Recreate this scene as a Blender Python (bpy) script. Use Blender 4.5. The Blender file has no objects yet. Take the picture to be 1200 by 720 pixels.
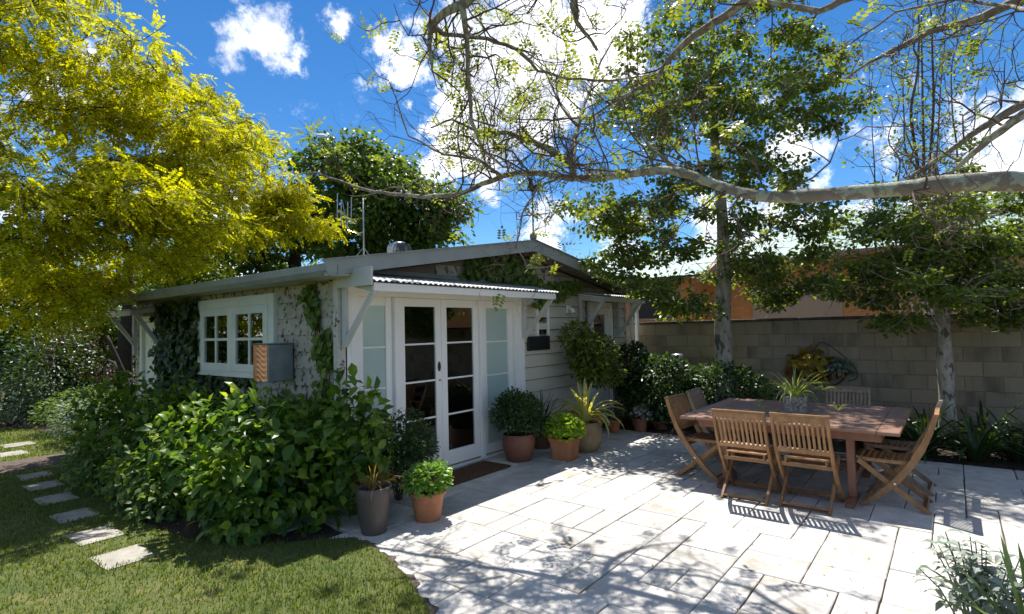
import bpy, math, random
import numpy as np
from mathutils import Vector, Matrix
rng = np.random.default_rng(7)
random.seed(7)
sc = bpy.context.scene
COL = sc.collection
# ------------------------------------------------------------------ camera (x = along the cottage front, y = along its side wall)
CAM = np.array([0.0, 0.0, 1.75])
FPX, PITCH, ROLL, YAW = 651.96, .0393931, -.02328, .668972
def _axes():
    cp, sp, cr, sr = math.cos(PITCH), math.sin(PITCH), math.cos(ROLL), math.sin(ROLL)
    fw = np.array([0, cp, sp]); rt = np.array([1., 0, 0]); up = np.array([0, -sp, cp])
    r = cr*rt + sr*up; u = -sr*rt + cr*up
    M = np.array([[math.sin(YAW), math.cos(YAW), 0], [-math.cos(YAW), math.sin(YAW), 0], [0, 0, 1]])
    return M@fw, M@r, M@u
FW, RT, UP = _axes()
cam_d = bpy.data.cameras.new('camera'); cam = bpy.data.objects.new('camera', cam_d); COL.objects.link(cam)
cam_d.sensor_width = 36; cam_d.lens = FPX/1200*36; cam_d.clip_start = .05; cam_d.clip_end = 2000
cam.matrix_world = Matrix(((RT[0], UP[0], -FW[0], CAM[0]), (RT[1], UP[1], -FW[1], CAM[1]), (RT[2], UP[2], -FW[2], CAM[2]), (0, 0, 0, 1)))
sc.camera = cam
def ray(x, y): return FW + RT*(x-600)/FPX - UP*(y-360)/FPX
def at(x, y, depth): return CAM + ray(x, y)*depth            # survey helper: a point at a given distance
def on_x(x, y, X): d = ray(x, y); return CAM + d*X/d[0]
def on_y(x, y, Y): d = ray(x, y); return CAM + d*Y/d[1]
def on_g(x, y, z=0): d = ray(x, y); return CAM + d*(z-CAM[2])/d[2]
# ------------------------------------------------------------------ sky, sun, exposure
SUN = Vector((.37, .28, 1)).normalized()
EL, ROT = math.asin(SUN.z), math.atan2(SUN.x, SUN.y)
w = bpy.data.worlds.new('World'); sc.world = w; w.use_nodes = True
nt = w.node_tree; N = nt.nodes; L = nt.links; N.clear()
out = N.new('ShaderNodeOutputWorld'); bg = N.new('ShaderNodeBackground'); bg.inputs[1].default_value = .078
sky = N.new('ShaderNodeTexSky'); sky.sky_type = 'NISHITA'; sky.sun_disc = False
sky.sun_elevation = EL; sky.sun_rotation = ROT; sky.altitude = 2200; sky.air_density = 1.0; sky.dust_density = .1; sky.ozone_density = 3.0
tc = N.new('ShaderNodeTexCoord')
def wmath(op, a, b=None, clamp=False):
    n = N.new('ShaderNodeMath'); n.operation = op; n.use_clamp = clamp
    for i, v in enumerate((a, b)):
        if v is None: continue
        if isinstance(v, (int, float)): n.inputs[i].default_value = v
        else: L.new(v, n.inputs[i])
    return n.outputs[0]
def wnoise(scale, detail, rough, off=(0, 0, 0), sz=1.0):
    mp = N.new('ShaderNodeMapping'); mp.inputs['Location'].default_value = off; mp.inputs['Scale'].default_value = (1, 1, sz)
    L.new(tc.outputs['Generated'], mp.inputs[0])
    n = N.new('ShaderNodeTexNoise'); n.inputs['Scale'].default_value = scale; n.inputs['Detail'].default_value = detail
    n.inputs['Roughness'].default_value = rough; L.new(mp.outputs[0], n.inputs['Vector'])
    return n.outputs['Fac']
# cumulus: lumps of cloud at fixed places of the sky, edges broken up by noise
clouds = [(610, 75, .27, 1.15), (560, 150, .20, .95), (700, 40, .2, .9), (520, 190, .10, .6), (640, 262, .11, .75), (735, 268, .13, .75), (325, 52, .10, .5), (350, 45, .07, .5), (393, 32, .08, .52),
          (268, 70, .07, .46), (262, 12, .08, .48), (480, 125, .03, .5), (1000, 275, .16, .7), (1120, 235, .14, .62), (860, 270, .16, .7), (930, 215, .10, .5), (90, 120, .16, .55), (60, 260, .2, .6), (200, 300, .2, .6)]
tot = None
for (x, y, r, a) in clouds:
    d = ray(x, y); d = d/np.linalg.norm(d)
    vm = N.new('ShaderNodeVectorMath'); vm.operation = 'DISTANCE'; L.new(tc.outputs['Generated'], vm.inputs[0]); vm.inputs[1].default_value = tuple(d)
    mr = N.new('ShaderNodeMapRange'); mr.interpolation_type = 'SMOOTHERSTEP'
    mr.inputs[1].default_value = 0; mr.inputs[2].default_value = r; mr.inputs[3].default_value = a; mr.inputs[4].default_value = 0
    L.new(vm.outputs['Value'], mr.inputs[0])
    tot = mr.outputs[0] if tot is None else wmath('MAXIMUM', tot, mr.outputs[0])
gen = wnoise(3.2, 3, .5, (0, 0, 0)); gen = wmath('MULTIPLY', wmath('SUBTRACT', gen, .445), 3.4, True)
tot = wmath('MAXIMUM', tot, gen)
fine = wnoise(12, 12, .68); fine = wmath('MULTIPLY', wmath('SUBTRACT', fine, .5), 2.7)
dens = wmath('ADD', tot, fine)
mr = N.new('ShaderNodeMapRange'); mr.interpolation_type = 'SMOOTHSTEP'; mr.inputs[1].default_value = .34; mr.inputs[2].default_value = .86
L.new(dens, mr.inputs[0]); mask = wmath('MULTIPLY', mr.outputs[0], wmath('MULTIPLY', tot, 4.0, True))
shade = wnoise(6, 6, .55, (.05, .02, .1)); sr = N.new('ShaderNodeValToRGB')
sr.color_ramp.elements[0].position = .36; sr.color_ramp.elements[0].color = (6.4, 6.8, 7.6, 1); sr.color_ramp.elements[1].position = .6; sr.color_ramp.elements[1].color = (14.0, 13.8, 13.5, 1)
L.new(shade, sr.inputs[0])
mx = N.new('ShaderNodeMix'); mx.data_type = 'RGBA'; L.new(mask, mx.inputs[0]); hs = N.new('ShaderNodeHueSaturation'); hs.inputs['Saturation'].default_value = 1.28; L.new(sky.outputs[0], hs.inputs['Color']); L.new(hs.outputs[0], mx.inputs[6]); L.new(sr.outputs[0], mx.inputs[7])
L.new(mx.outputs[2], bg.inputs[0]); L.new(bg.outputs[0], out.inputs[0])
sd = bpy.data.lights.new('sun', 'SUN'); sd.energy = 4.1; sd.angle = math.radians(.53); sd.color = (1, .972, .925)
so = bpy.data.objects.new('sun', sd); COL.objects.link(so); so.rotation_euler = SUN.to_track_quat('Z', 'Y').to_euler(); so.location = (0, 0, 20)
sc.view_settings.view_transform = 'Standard'; sc.view_settings.look = 'None'; sc.view_settings.gamma = 1; sc.view_settings.exposure = 1.05
sc.render.engine = 'CYCLES'
sc.cycles.max_bounces = 8; sc.cycles.diffuse_bounces = 4; sc.cycles.glossy_bounces = 3; sc.cycles.transmission_bounces = 5; sc.cycles.transparent_max_bounces = 12
sc.cycles.use_denoising = True; sc.cycles.sample_clamp_indirect = 6; sc.cycles.caustics_reflective = False; sc.cycles.caustics_refractive = False
# ------------------------------------------------------------------ materials
def mat(name, c1, c2=None, scale=4, detail=5, rough=.6, metal=0, bump=0, bscale=40, rnd=0, spec=.4, stretch=(1, 1, 1), c3=None, s3=1.2, lo=.35, hi=.65, t3=(.52, .66)):
    m = bpy.data.materials.new(name); m.use_nodes = True; t = m.node_tree; n = t.nodes; l = t.links; b = n['Principled BSDF']
    b.inputs['Roughness'].default_value = rough; b.inputs['Metallic'].default_value = metal; b.inputs['Specular IOR Level'].default_value = spec
    tcn = n.new('ShaderNodeTexCoord'); info = n.new('ShaderNodeObjectInfo')
    off = n.new('ShaderNodeVectorMath'); off.operation = 'MULTIPLY_ADD'; off.inputs[1].default_value = (17, 31, 23)
    l.new(info.outputs['Random'], off.inputs[0]); mp = n.new('ShaderNodeMapping'); mp.inputs['Scale'].default_value = stretch
    l.new(tcn.outputs['Object'], mp.inputs[0]); l.new(mp.outputs[0], off.inputs[2])
    def noise(s, d=detail):
        q = n.new('ShaderNodeTexNoise'); q.inputs['Scale'].default_value = s; q.inputs['Detail'].default_value = d; q.inputs['Roughness'].default_value = .6
        l.new(off.outputs[0], q.inputs['Vector']); return q.outputs['Fac']
    def rng_(v, a, bb):
        q = n.new('ShaderNodeMapRange'); q.inputs[1].default_value = a; q.inputs[2].default_value = bb; l.new(v, q.inputs[0]); return q.outputs[0]
    def mixc(f, a, bcol):
        q = n.new('ShaderNodeMix'); q.data_type = 'RGBA'; l.new(f, q.inputs[0])
        for i, v in ((6, a), (7, bcol)):
            if isinstance(v, tuple): q.inputs[i].default_value = (*v, 1)
            else: l.new(v, q.inputs[i])
        return q.outputs[2]
    col = mixc(rng_(noise(scale), lo, hi), c1, c2 or c1)
    if c3: col = mixc(rng_(noise(s3, 7), *t3), col, c3)
    if rnd:
        h = n.new('ShaderNodeHueSaturation'); q = n.new('ShaderNodeMapRange'); q.inputs[3].default_value = 1-rnd; q.inputs[4].default_value = 1+rnd
        l.new(info.outputs['Random'], q.inputs[0]); l.new(q.outputs[0], h.inputs['Value']); l.new(col, h.inputs['Color']); col = h.outputs[0]
    l.new(col, b.inputs['Base Color'])
    if bump:
        bp = n.new('ShaderNodeBump'); bp.inputs['Strength'].default_value = bump; bp.inputs['Distance'].default_value = .02
        l.new(noise(bscale, 6), bp.inputs['Height']); l.new(bp.outputs[0], b.inputs['Normal'])
    return m
def leafmat(name, cols, trans=.38, rough=.45, tcol=None, spec=.35, tb=1.5):
    m = bpy.data.materials.new(name); m.use_nodes = True; t = m.node_tree; n = t.nodes; l = t.links; b = n['Principled BSDF']; o = n['Material Output']
    b.inputs['Roughness'].default_value = rough; b.inputs['Specular IOR Level'].default_value = spec
    g = n.new('ShaderNodeNewGeometry'); info = n.new('ShaderNodeObjectInfo'); ad = n.new('ShaderNodeMath'); ad.operation = 'ADD'
    l.new(g.outputs['Random Per Island'], ad.inputs[0]); l.new(info.outputs['Random'], ad.inputs[1])
    fr = n.new('ShaderNodeMath'); fr.operation = 'FRACT'; l.new(ad.outputs[0], fr.inputs[0])
    cr = n.new('ShaderNodeValToRGB'); e = cr.color_ramp.elements
    while len(e) < len(cols): e.new(.5)
    for i, c in enumerate(cols): e[i].position = i/max(1, len(cols)-1); e[i].color = (*c, 1)
    l.new(fr.outputs[0], cr.inputs[0]); l.new(cr.outputs[0], b.inputs['Base Color'])
    tr = n.new('ShaderNodeBsdfTranslucent')
    mu = n.new('ShaderNodeMix'); mu.data_type = 'RGBA'; mu.blend_type = 'MULTIPLY'; mu.inputs[0].default_value = 1
    l.new(cr.outputs[0], mu.inputs[6]); mu.inputs[7].default_value = (*(tcol or (1.5*tb, 1.35*tb, .45*tb)), 1); l.new(mu.outputs[2], tr.inputs[0])
    ms = n.new('ShaderNodeMixShader'); ms.inputs[0].default_value = trans; l.new(b.outputs[0], ms.inputs[1]); l.new(tr.outputs[0], ms.inputs[2]); l.new(ms.outputs[0], o.inputs[0])
    return m
def glassmat(name, tint, refl_rough=.0):
    m = bpy.data.materials.new(name); m.use_nodes = True; t = m.node_tree; n = t.nodes; l = t.links; n.remove(n['Principled BSDF']); o = n['Material Output']
    fr = n.new('ShaderNodeFresnel'); fr.inputs[0].default_value = 1.5
    mu = n.new('ShaderNodeMath'); mu.operation = 'MULTIPLY_ADD'; mu.inputs[1].default_value = 3.4; mu.inputs[2].default_value = .06; l.new(fr.outputs[0], mu.inputs[0])
    tr = n.new('ShaderNodeBsdfTransparent'); tr.inputs[0].default_value = (*tint, 1); gl = n.new('ShaderNodeBsdfGlossy'); gl.inputs['Roughness'].default_value = refl_rough
    ms = n.new('ShaderNodeMixShader'); l.new(mu.outputs[0], ms.inputs[0]); l.new(tr.outputs[0], ms.inputs[1]); l.new(gl.outputs[0], ms.inputs[2]); l.new(ms.outputs[0], o.inputs[0])
    return m
M = {}
M['slab'] = mat('limestone_slab', (.58, .545, .495), (.45, .42, .375), 6, 9, .75, bump=.55, bscale=22, rnd=.17, c3=(.35, .295, .22), s3=2.6, t3=(.55, .72))
M['joint'] = mat('joint_soil', (.11, .075, .045), (.05, .038, .025), 9, 6, .95, bump=.6, bscale=60)
M['soil'] = mat('mulch', (.075, .05, .032), (.03, .022, .015), 14, 8, .95, bump=1, bscale=50)
M['litterbed'] = mat('leaf_mulch', (.15, .11, .085), (.07, .05, .038), 14, 8, .95, bump=1, bscale=50)
M['earth'] = mat('earth', (.07, .07, .03), (.05, .04, .025), 2, 6, .95, bump=.5, bscale=20)
M['turf'] = mat('turf', (.07, .10, .018), (.13, .14, .035), 2.2, 8, .9, bump=1, bscale=70, c3=(.20, .17, .06), s3=5, t3=(.55, .75))
M['grass'] = leafmat('grass_blade', [(.055, .10, .014), (.09, .14, .02), (.17, .185, .036)], .38, .5)
M['step'] = mat('stepping_stone', (.40, .365, .31), (.26, .235, .19), 6, 8, .9, bump=.5, bscale=30, rnd=.12)
M['block'] = mat('concrete_block', (.36, .282, .195), (.28, .22, .152), 2.2, 8, .9, bump=.5, bscale=45, rnd=.045, c3=(.145, .115, .08), s3=2.2, t3=(.52, .74), stretch=(1, 1, .35))
M['mortar_and_lap_shade'] = mat('mortar_and_lap_shade', (.28, .22, .15), (.21, .165, .112), 6, 6, .95, bump=.4)
M['coping'] = mat('coping', (.10, .085, .075), (.05, .043, .04), 6, 6, .9, bump=.5)
M['white'] = mat('white_paint', (.88, .85, .80), (.84, .81, .76), 2, 4, .45, bump=.05, bscale=20)
M['whitewarm'] = mat('window_paint', (.80, .79, .70), (.72, .71, .61), 3, 5, .5, bump=.08, bscale=30)
M['bracket'] = mat('bracket_paint', (.56, .545, .51), (.51, .495, .46), 3, 4, .5)
M['cream'] = mat('cream_board', (.62, .56, .44), (.55, .49, .375), 1.5, 6, .6, rnd=.04, bump=.1, bscale=15, stretch=(.3, 1, 3))
M['oldboard'] = mat('vine_marked_board', (.50, .455, .36), (.38, .335, .25), 6, 7, .75, rnd=.08, bump=.4, bscale=40, c3=(.10, .065, .04), s3=13, t3=(.54, .60))
M['post'] = mat('peeling_post', (.62, .59, .52), (.50, .46, .38), 6, 7, .7, bump=.4, bscale=30, c3=(.12, .08, .05), s3=10, t3=(.56, .62))
M['gutter'] = mat('galvanised_gutter', (.34, .36, .35), (.26, .28, .275), 3, 6, .5, metal=.35, bump=.08)
M['barge'] = mat('barge_paint', (.34, .36, .345), (.29, .31, .295), 3, 5, .5)
M['zinc'] = mat('corrugated_zinc', (.74, .75, .75), (.62, .63, .63), 4, 5, .42, metal=.5)
M['soffit'] = mat('dark_soffit', (.20, .19, .17), (.16, .15, .135), 3, 4, .8)
M['glass'] = glassmat('clear_glass', (.80, .82, .80))
M['blind'] = mat('frosted_blind', (.62, .70, .64), (.57, .65, .59), 1.5, 3, .7)
M['blind2'] = mat('roller_blind', (.74, .77, .70), None, rough=.7)
M['frost'] = mat('frosted_glass', (.47, .57, .52), (.43, .53, .48), 1.2, 3, .18, spec=.5)
M['black'] = mat('black_metal', (.02, .02, .022), None, rough=.35)
M['dark'] = mat('dark_rubber', (.012, .012, .012), None, rough=.7)
M['chrome'] = mat('steel', (.55, .55, .54), (.45, .45, .45), rough=.3, metal=.9)
M['coir'] = mat('coir_mat', (.155, .075, .032), (.08, .04, .018), 30, 8, 1, bump=1, bscale=160)
M['teak'] = mat('teak', (.34, .18, .075), (.22, .112, .046), 5, 8, .5, bump=.15, bscale=30, rnd=.16, stretch=(3, 3, 1))
M['teak_grey'] = mat('weathered_teak', (.33, .235, .15), (.23, .16, .10), 5, 8, .65, bump=.2, bscale=30, rnd=.14, stretch=(3, 3, 1))
M['tabletop'] = mat('table_board', (.31, .17, .115), (.22, .12, .08), 3, 8, .42, bump=.12, bscale=30, rnd=.13, stretch=(5, .8, 5))
M['tableleg'] = mat('table_leg', (.27, .12, .07), (.19, .08, .05), 3, 8, .5, rnd=.1, stretch=(4, 4, 1))
M['terra'] = mat('terracotta', (.46, .19, .085), (.36, .135, .06), 4, 6, .75, bump=.15, bscale=25, c3=(.50, .30, .19), s3=3, t3=(.58, .75))
M['terra2'] = mat('clay_brown', (.26, .105, .06), (.20, .08, .045), 4, 6, .6, bump=.12)
M['greypot'] = mat('grey_glazed_pot', (.105, .083, .068), (.078, .062, .05), 4, 5, .45, bump=.06)
M['sandpot'] = mat('sand_pot', (.38, .26, .14), (.26, .17, .09), 3, 6, .85, bump=.3, bscale=30)
M['stonepot'] = mat('pebble_planter', (.42, .40, .36), (.13, .12, .10), 40, 3, .8, bump=.6, bscale=60)
M['copper'] = mat('copper', (.80, .40, .24), (.62, .28, .15), 3, 4, .32, metal=1)
M['galv'] = mat('galvanised_box', (.33, .37, .37), (.24, .275, .28), 6, 6, .42, metal=.6)
M['brick'] = None
M['bark'] = mat('dark_bark', (.05, .036, .026), (.026, .02, .015), 10, 6, .9, bump=.6, bscale=25)
M['limb'] = mat('lichen_bark', (.27, .225, .17), (.18, .14, .105), 9, 8, .9, bump=.9, bscale=32, c3=(.40, .40, .29), s3=9, t3=(.50, .56))
M['twig'] = mat('twig_bark', (.15, .095, .07), (.10, .065, .05), 8, 4, .8)
M['palebark'] = mat('pale_bark', (.50, .44, .35), (.31, .265, .205), 14, 8, .9, bump=.9, bscale=40, c3=(.11, .095, .075), s3=12, t3=(.55, .62), stretch=(1, 1, .5))
M['stem'] = mat('green_stem', (.10, .11, .03), (.08, .07, .03), 8, 4, .7)
M['brownstem'] = mat('brown_stem', (.10, .065, .04), (.06, .04, .028), 8, 4, .85)
M['lf_yellow'] = leafmat('robinia_leaf', [(.17, .195, .011), (.33, .33, .013), (.50, .47, .017), (.66, .59, .023)], .52, .65, tcol=(1.28, 1.3, .38), spec=.15)
M['lf_birch'] = leafmat('small_dark_leaf', [(.07, .115, .022), (.11, .165, .03), (.18, .225, .046)], .47, .38)
M['lf_bright'] = leafmat('new_leaf', [(.10, .15, .022), (.15, .195, .03), (.21, .23, .045)], .45, .45)
M['lf_mag'] = leafmat('dark_tree_leaf', [(.05, .095, .018), (.085, .145, .025), (.14, .205, .035)], .42, .4)
M['lf_hyd'] = leafmat('hydrangea_leaf', [(.028, .07, .012), (.06, .13, .019), (.10, .185, .026), (.20, .29, .038)], .46, .38)
M['lf_young'] = leafmat('young_leaf', [(.13, .21, .028), (.20, .29, .035), (.28, .35, .05)], .45, .42)
M['lf_hyd2'] = leafmat('soft_green_leaf', [(.05, .10, .022), (.085, .15, .03), (.13, .19, .045)], .38, .5)
M['lf_ivy'] = leafmat('ivy_leaf', [(.022, .05, .012), (.036, .075, .017), (.065, .11, .024)], .25, .36)
M['lf_creeper'] = leafmat('creeper_leaf', [(.07, .14, .024), (.12, .20, .032), (.19, .25, .042)], .42, .45)
M['lf_box'] = leafmat('box_leaf', [(.028, .052, .014), (.045, .08, .02), (.07, .11, .028)], .25, .4)
M['lf_sedum'] = leafmat('sedum_leaf', [(.13, .25, .045), (.19, .33, .06), (.26, .38, .075)], .35, .4, tcol=(1.5, 1.5, .5))
M['lf_lime'] = leafmat('lime_leaf', [(.17, .27, .02), (.24, .36, .03), (.32, .42, .05)], .40, .45)
M['lf_citrus'] = leafmat('citrus_leaf', [(.075, .10, .012), (.12, .15, .018), (.17, .19, .03)], .35, .35)
M['lf_varieg'] = leafmat('cream_edged_leaf', [(.30, .34, .09), (.44, .42, .14), (.52, .48, .19)], .35, .4)
M['lf_strap'] = leafmat('strap_leaf', [(.022, .045, .012), (.035, .065, .016), (.055, .09, .022)], .22, .3)
M['lf_spider'] = leafmat('spider_leaf', [(.22, .30, .07), (.32, .38, .10), (.44, .47, .20)], .38, .4)
M['lf_red'] = leafmat('bronze_grass', [(.20, .10, .03), (.27, .15, .045), (.20, .19, .05)], .35, .5)
M['lf_purple'] = leafmat('purple_leaf', [(.045, .022, .018), (.075, .035, .025), (.06, .05, .02)], .3, .45)
M['lf_silver'] = leafmat('silver_leaf', [(.27, .31, .25), (.36, .39, .32), (.17, .22, .15)], .2, .7, tcol=(1.1, 1.1, .9))
M['lf_silver2'] = leafmat('grey_green_leaf', [(.13, .18, .13), (.19, .25, .18), (.10, .15, .09)], .25, .6)
M['lf_blade'] = leafmat('iris_blade', [(.085, .14, .055), (.12, .19, .075), (.07, .115, .04)], .30, .4)
M['lf_cordy'] = leafmat('dark_spike_leaf', [(.045, .045, .032), (.075, .06, .04), (.05, .03, .025)], .2, .4)
M['lf_heuch'] = leafmat('heuchera_leaf', [(.32, .30, .03), (.42, .27, .05), (.24, .10, .05), (.34, .34, .04)], .35, .5)
M['flower'] = leafmat('white_petal', [(.75, .75, .72), (.70, .68, .66)], .3, .6, tcol=(1, 1, 1))
M['litter'] = leafmat('dry_leaf', [(.25, .13, .04), (.33, .22, .07), (.18, .08, .03)], .2, .7)
M['floor_in'] = mat('interior_floor', (.40, .27, .16), (.32, .21, .12), 3, 6, .4)
M['wall_in'] = mat('interior_wall', (.72, .68, .60), None, rough=.8)
M['pine'] = mat('pine', (.52, .32, .15), (.42, .25, .11), 5, 6, .5)
def brickmat():
    m = bpy.data.materials.new('orange_brick'); m.use_nodes = True; t = m.node_tree; n = t.nodes; l = t.links; b = n['Principled BSDF']; b.inputs['Roughness'].default_value = .85
    tcn = n.new('ShaderNodeTexCoord'); sp = n.new('ShaderNodeSeparateXYZ'); l.new(tcn.outputs['Object'], sp.inputs[0])
    ad = n.new('ShaderNodeMath'); ad.operation = 'ADD'; l.new(sp.outputs[0], ad.inputs[0]); l.new(sp.outputs[1], ad.inputs[1])
    cb = n.new('ShaderNodeCombineXYZ'); l.new(ad.outputs[0], cb.inputs[0]); l.new(sp.outputs[2], cb.inputs[1])
    bk = n.new('ShaderNodeTexBrick'); l.new(cb.outputs[0], bk.inputs['Vector']); bk.inputs['Scale'].default_value = 1; bk.inputs['Brick Width'].default_value = .24; bk.inputs['Row Height'].default_value = .086
    bk.inputs['Mortar Size'].default_value = .006; bk.inputs['Color1'].default_value = (.84, .33, .09, 1); bk.inputs['Color2'].default_value = (.74, .27, .075, 1); bk.inputs['Mortar'].default_value = (.50, .32, .2, 1)
    l.new(bk.outputs['Color'], b.inputs['Base Color']); return m
M['brick'] = brickmat()
M['paleband'] = mat('pale_panel', (.62, .42, .28), (.55, .37, .25), 2, 4, .8)
M['greenroof'] = mat('pale_green_roof', (.27, .38, .32), (.22, .32, .27), 1.5, 5, .5)
M['rust'] = mat('rust_barge', (.50, .30, .20), (.40, .22, .15), 3, 5, .7)
# ------------------------------------------------------------------ mesh helpers
ROOTLOC = {}
def mk_mesh(name, verts, faces, smooth=False):
    me = bpy.data.meshes.new(name); me.from_pydata([tuple(v) for v in verts], [], [tuple(f) for f in faces])
    if smooth: me.polygons.foreach_set('use_smooth', [True]*len(me.polygons))
    me.update(); return me
def link(name, me, m=None, parent=None, kind=None):
    if m is not None and len(me.materials) == 0: me.materials.append(M[m] if isinstance(m, str) else m)
    o = bpy.data.objects.new(name, me); COL.objects.link(o)
    if parent is not None:
        o.parent = parent
        if parent.name in ROOTLOC: o.matrix_parent_inverse = Matrix.Translation(-Vector(ROOTLOC[parent.name]))
    if kind: o['kind'] = kind
    return o
def thing(name, label, cat, loc=(0, 0, 0), group=None, kind=None):
    o = bpy.data.objects.new(name, None); COL.objects.link(o); o.location = loc; o.empty_display_size = .1
    o['label'] = label; o['category'] = cat
    if group: o['group'] = group
    if kind: o['kind'] = kind
    ROOTLOC[o.name] = tuple(float(v) for v in loc)
    return o
def structure(name, me, m, label=None):
    o = link(name, me, m); o['kind'] = 'structure'
    if label: o['label'] = label
    return o
class MB:
    def __init__(s): s.v = []; s.f = []
    def add(s, v, f):
        n = len(s.v); s.v += [tuple(map(float, p)) for p in v]; s.f += [tuple(i+n for i in q) for q in f]; return s
    def box(s, a, b, bev=0):
        (x0, y0, z0), (x1, y1, z1) = a, b
        if x0 > x1: x0, x1 = x1, x0
        if y0 > y1: y0, y1 = y1, y0
        if z0 > z1: z0, z1 = z1, z0
        if not bev:
            return s.add([(x0, y0, z0), (x1, y0, z0), (x1, y1, z0), (x0, y1, z0), (x0, y0, z1), (x1, y0, z1), (x1, y1, z1), (x0, y1, z1)],
                         [(0, 3, 2, 1), (4, 5, 6, 7), (0, 1, 5, 4), (1, 2, 6, 5), (2, 3, 7, 6), (3, 0, 4, 7)])
        e = min(bev, (x1-x0)/2.1, (y1-y0)/2.1, (z1-z0)/2.1)
        V = []; idx = {}
        for sx in (0, 1):
            for sy in (0, 1):
                for sz in (0, 1):
                    X, Y, Z = (x0, x1)[sx], (y0, y1)[sy], (z0, z1)[sz]; dx, dy, dz = e*(1-2*sx), e*(1-2*sy), e*(1-2*sz)
                    idx[sx, sy, sz] = len(V); V += [(X, Y+dy, Z+dz), (X+dx, Y, Z+dz), (X+dx, Y+dy, Z)]
        F = []
        for ax in range(3):
            a1, a2 = [q for q in range(3) if q != ax]
            for sgn in (0, 1):
                q = []
                for (i, j) in ((0, 0), (1, 0), (1, 1), (0, 1)):
                    k = [0, 0, 0]; k[ax] = sgn; k[a1] = i; k[a2] = j; q.append(idx[tuple(k)]+ax)
                F.append(q)
            for (i, j) in ((0, 0), (1, 0), (1, 1), (0, 1)):
                k0 = [0, 0, 0]; k0[a1] = i; k0[a2] = j; k1 = list(k0); k1[ax] = 1
                F.append((idx[tuple(k0)]+a1, idx[tuple(k1)]+a1, idx[tuple(k1)]+a2, idx[tuple(k0)]+a2))
        for k in idx: F.append((idx[k], idx[k]+1, idx[k]+2))
        return s.add(V, F)
    def bar(s, p, q, wd, th, side=(0, 0, 1)):     # rectangular bar from p to q; wd along 'side', th across
        p, q, sd_ = np.array(p, float), np.array(q, float), np.array(side, float)
        d = q-p; d /= np.linalg.norm(d); a = sd_-d*(sd_@d); a /= np.linalg.norm(a); b = np.cross(d, a)
        V = [P+a*i*wd/2+b*j*th/2 for P in (p, q) for (i, j) in ((-1, -1), (1, -1), (1, 1), (-1, 1))]
        return s.add(V, [(0, 1, 2, 3), (7, 6, 5, 4), (0, 4, 5, 1), (1, 5, 6, 2), (2, 6, 7, 3), (3, 7, 4, 0)])
    def tube(s, pts, rad, n=6, cap=True):
        pts = np.array(pts, float); m = len(pts); rad = np.broadcast_to(np.array(rad, float), (m,))
        t = np.gradient(pts, axis=0); t /= np.linalg.norm(t, axis=1)[:, None]+1e-9
        a = np.array([.31, .77, .55]); V = []
        for i in range(m):
            a = a-t[i]*(a@t[i]); a /= np.linalg.norm(a)+1e-9; b = np.cross(t[i], a)
            for k in range(n):
                c = 2*math.pi*k/n; V.append(pts[i]+rad[i]*(a*math.cos(c)+b*math.sin(c)))
        F = [(i*n+k, i*n+(k+1) % n, (i+1)*n+(k+1) % n, (i+1)*n+k) for i in range(m-1) for k in range(n)]
        if cap: F += [tuple(range(n))[::-1], tuple((m-1)*n+k for k in range(n))]
        return s.add(V, F)
    def lathe(s, prof, c=(0, 0, 0), n=28, sq=False):
        V = []; m = len(prof)
        for (r, z) in prof:
            for k in range(n):
                a = 2*math.pi*k/n; V.append((c[0]+r*math.cos(a), c[1]+r*math.sin(a), c[2]+z))
        return s.add(V, [(i*n+k, i*n+(k+1) % n, (i+1)*n+(k+1) % n, (i+1)*n+k) for i in range(m-1) for k in range(n)])
    def prism(s, poly, axis, a, b):
        n = len(poly)
        def P(p, t):
            return {'x': (t, p[0], p[1]), 'y': (p[0], t, p[1]), 'z': (p[0], p[1], t)}[axis]
        V = [P(p, a) for p in poly]+[P(p, b) for p in poly]
        return s.add(V, [tuple(range(n)), tuple(range(2*n-1, n-1, -1))]+[(i, (i+1) % n, n+(i+1) % n, n+i) for i in range(n)])
    def mesh(s, name, smooth=False): return mk_mesh(name, s.v, s.f, smooth)
    def put(s, name, m, parent=None, smooth=False, kind=None): return link(name, s.mesh(name, smooth), m, parent, kind)
def fast_mesh(name, V, F):        # V (n,3) array, F (m,k) array, all faces with k corners
    me = bpy.data.meshes.new(name); me.vertices.add(len(V)); me.vertices.foreach_set('co', np.ascontiguousarray(V, dtype=np.float32).ravel())
    m, k = F.shape; me.loops.add(m*k); me.loops.foreach_set('vertex_index', np.ascontiguousarray(F, dtype=np.int32).ravel())
    me.polygons.add(m); me.polygons.foreach_set('loop_start', np.arange(0, m*k, k, dtype=np.int32)); me.polygons.foreach_set('loop_total', np.full(m, k, dtype=np.int32))
    me.update(calc_edges=True); me.validate(); return me
def nrm(a): return a/(np.linalg.norm(a, axis=-1, keepdims=True)+1e-9)
def smooth_path(pts, k=6):     # Catmull-Rom
    P = [np.array(p, float) for p in pts]; P = [2*P[0]-P[1]]+P+[2*P[-1]-P[-2]]; o = []
    for i in range(1, len(P)-2):
        for t in np.linspace(0, 1, k, endpoint=False): o.append(.5*(2*P[i]+(P[i+1]-P[i-1])*t+(2*P[i-1]-5*P[i]+4*P[i+1]-P[i+2])*t*t+(3*P[i]-P[i-1]-3*P[i+1]+P[i+2])*t**3))
    return o+[P[-2]]
def gnarl(pts, rad, k=5, amp=.07, seed=1):     # smooth the axis, make the girth uneven
    P = np.array(smooth_path(pts, k)); n = len(P); r = np.interp(np.linspace(0, len(pts)-1, n), np.arange(len(pts)), rad); g = np.random.default_rng(seed)
    f = 1+amp*(np.convolve(g.normal(size=n+4), np.ones(3)/3, 'same')[2:2+n])*1.6
    return P, r*f
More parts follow.
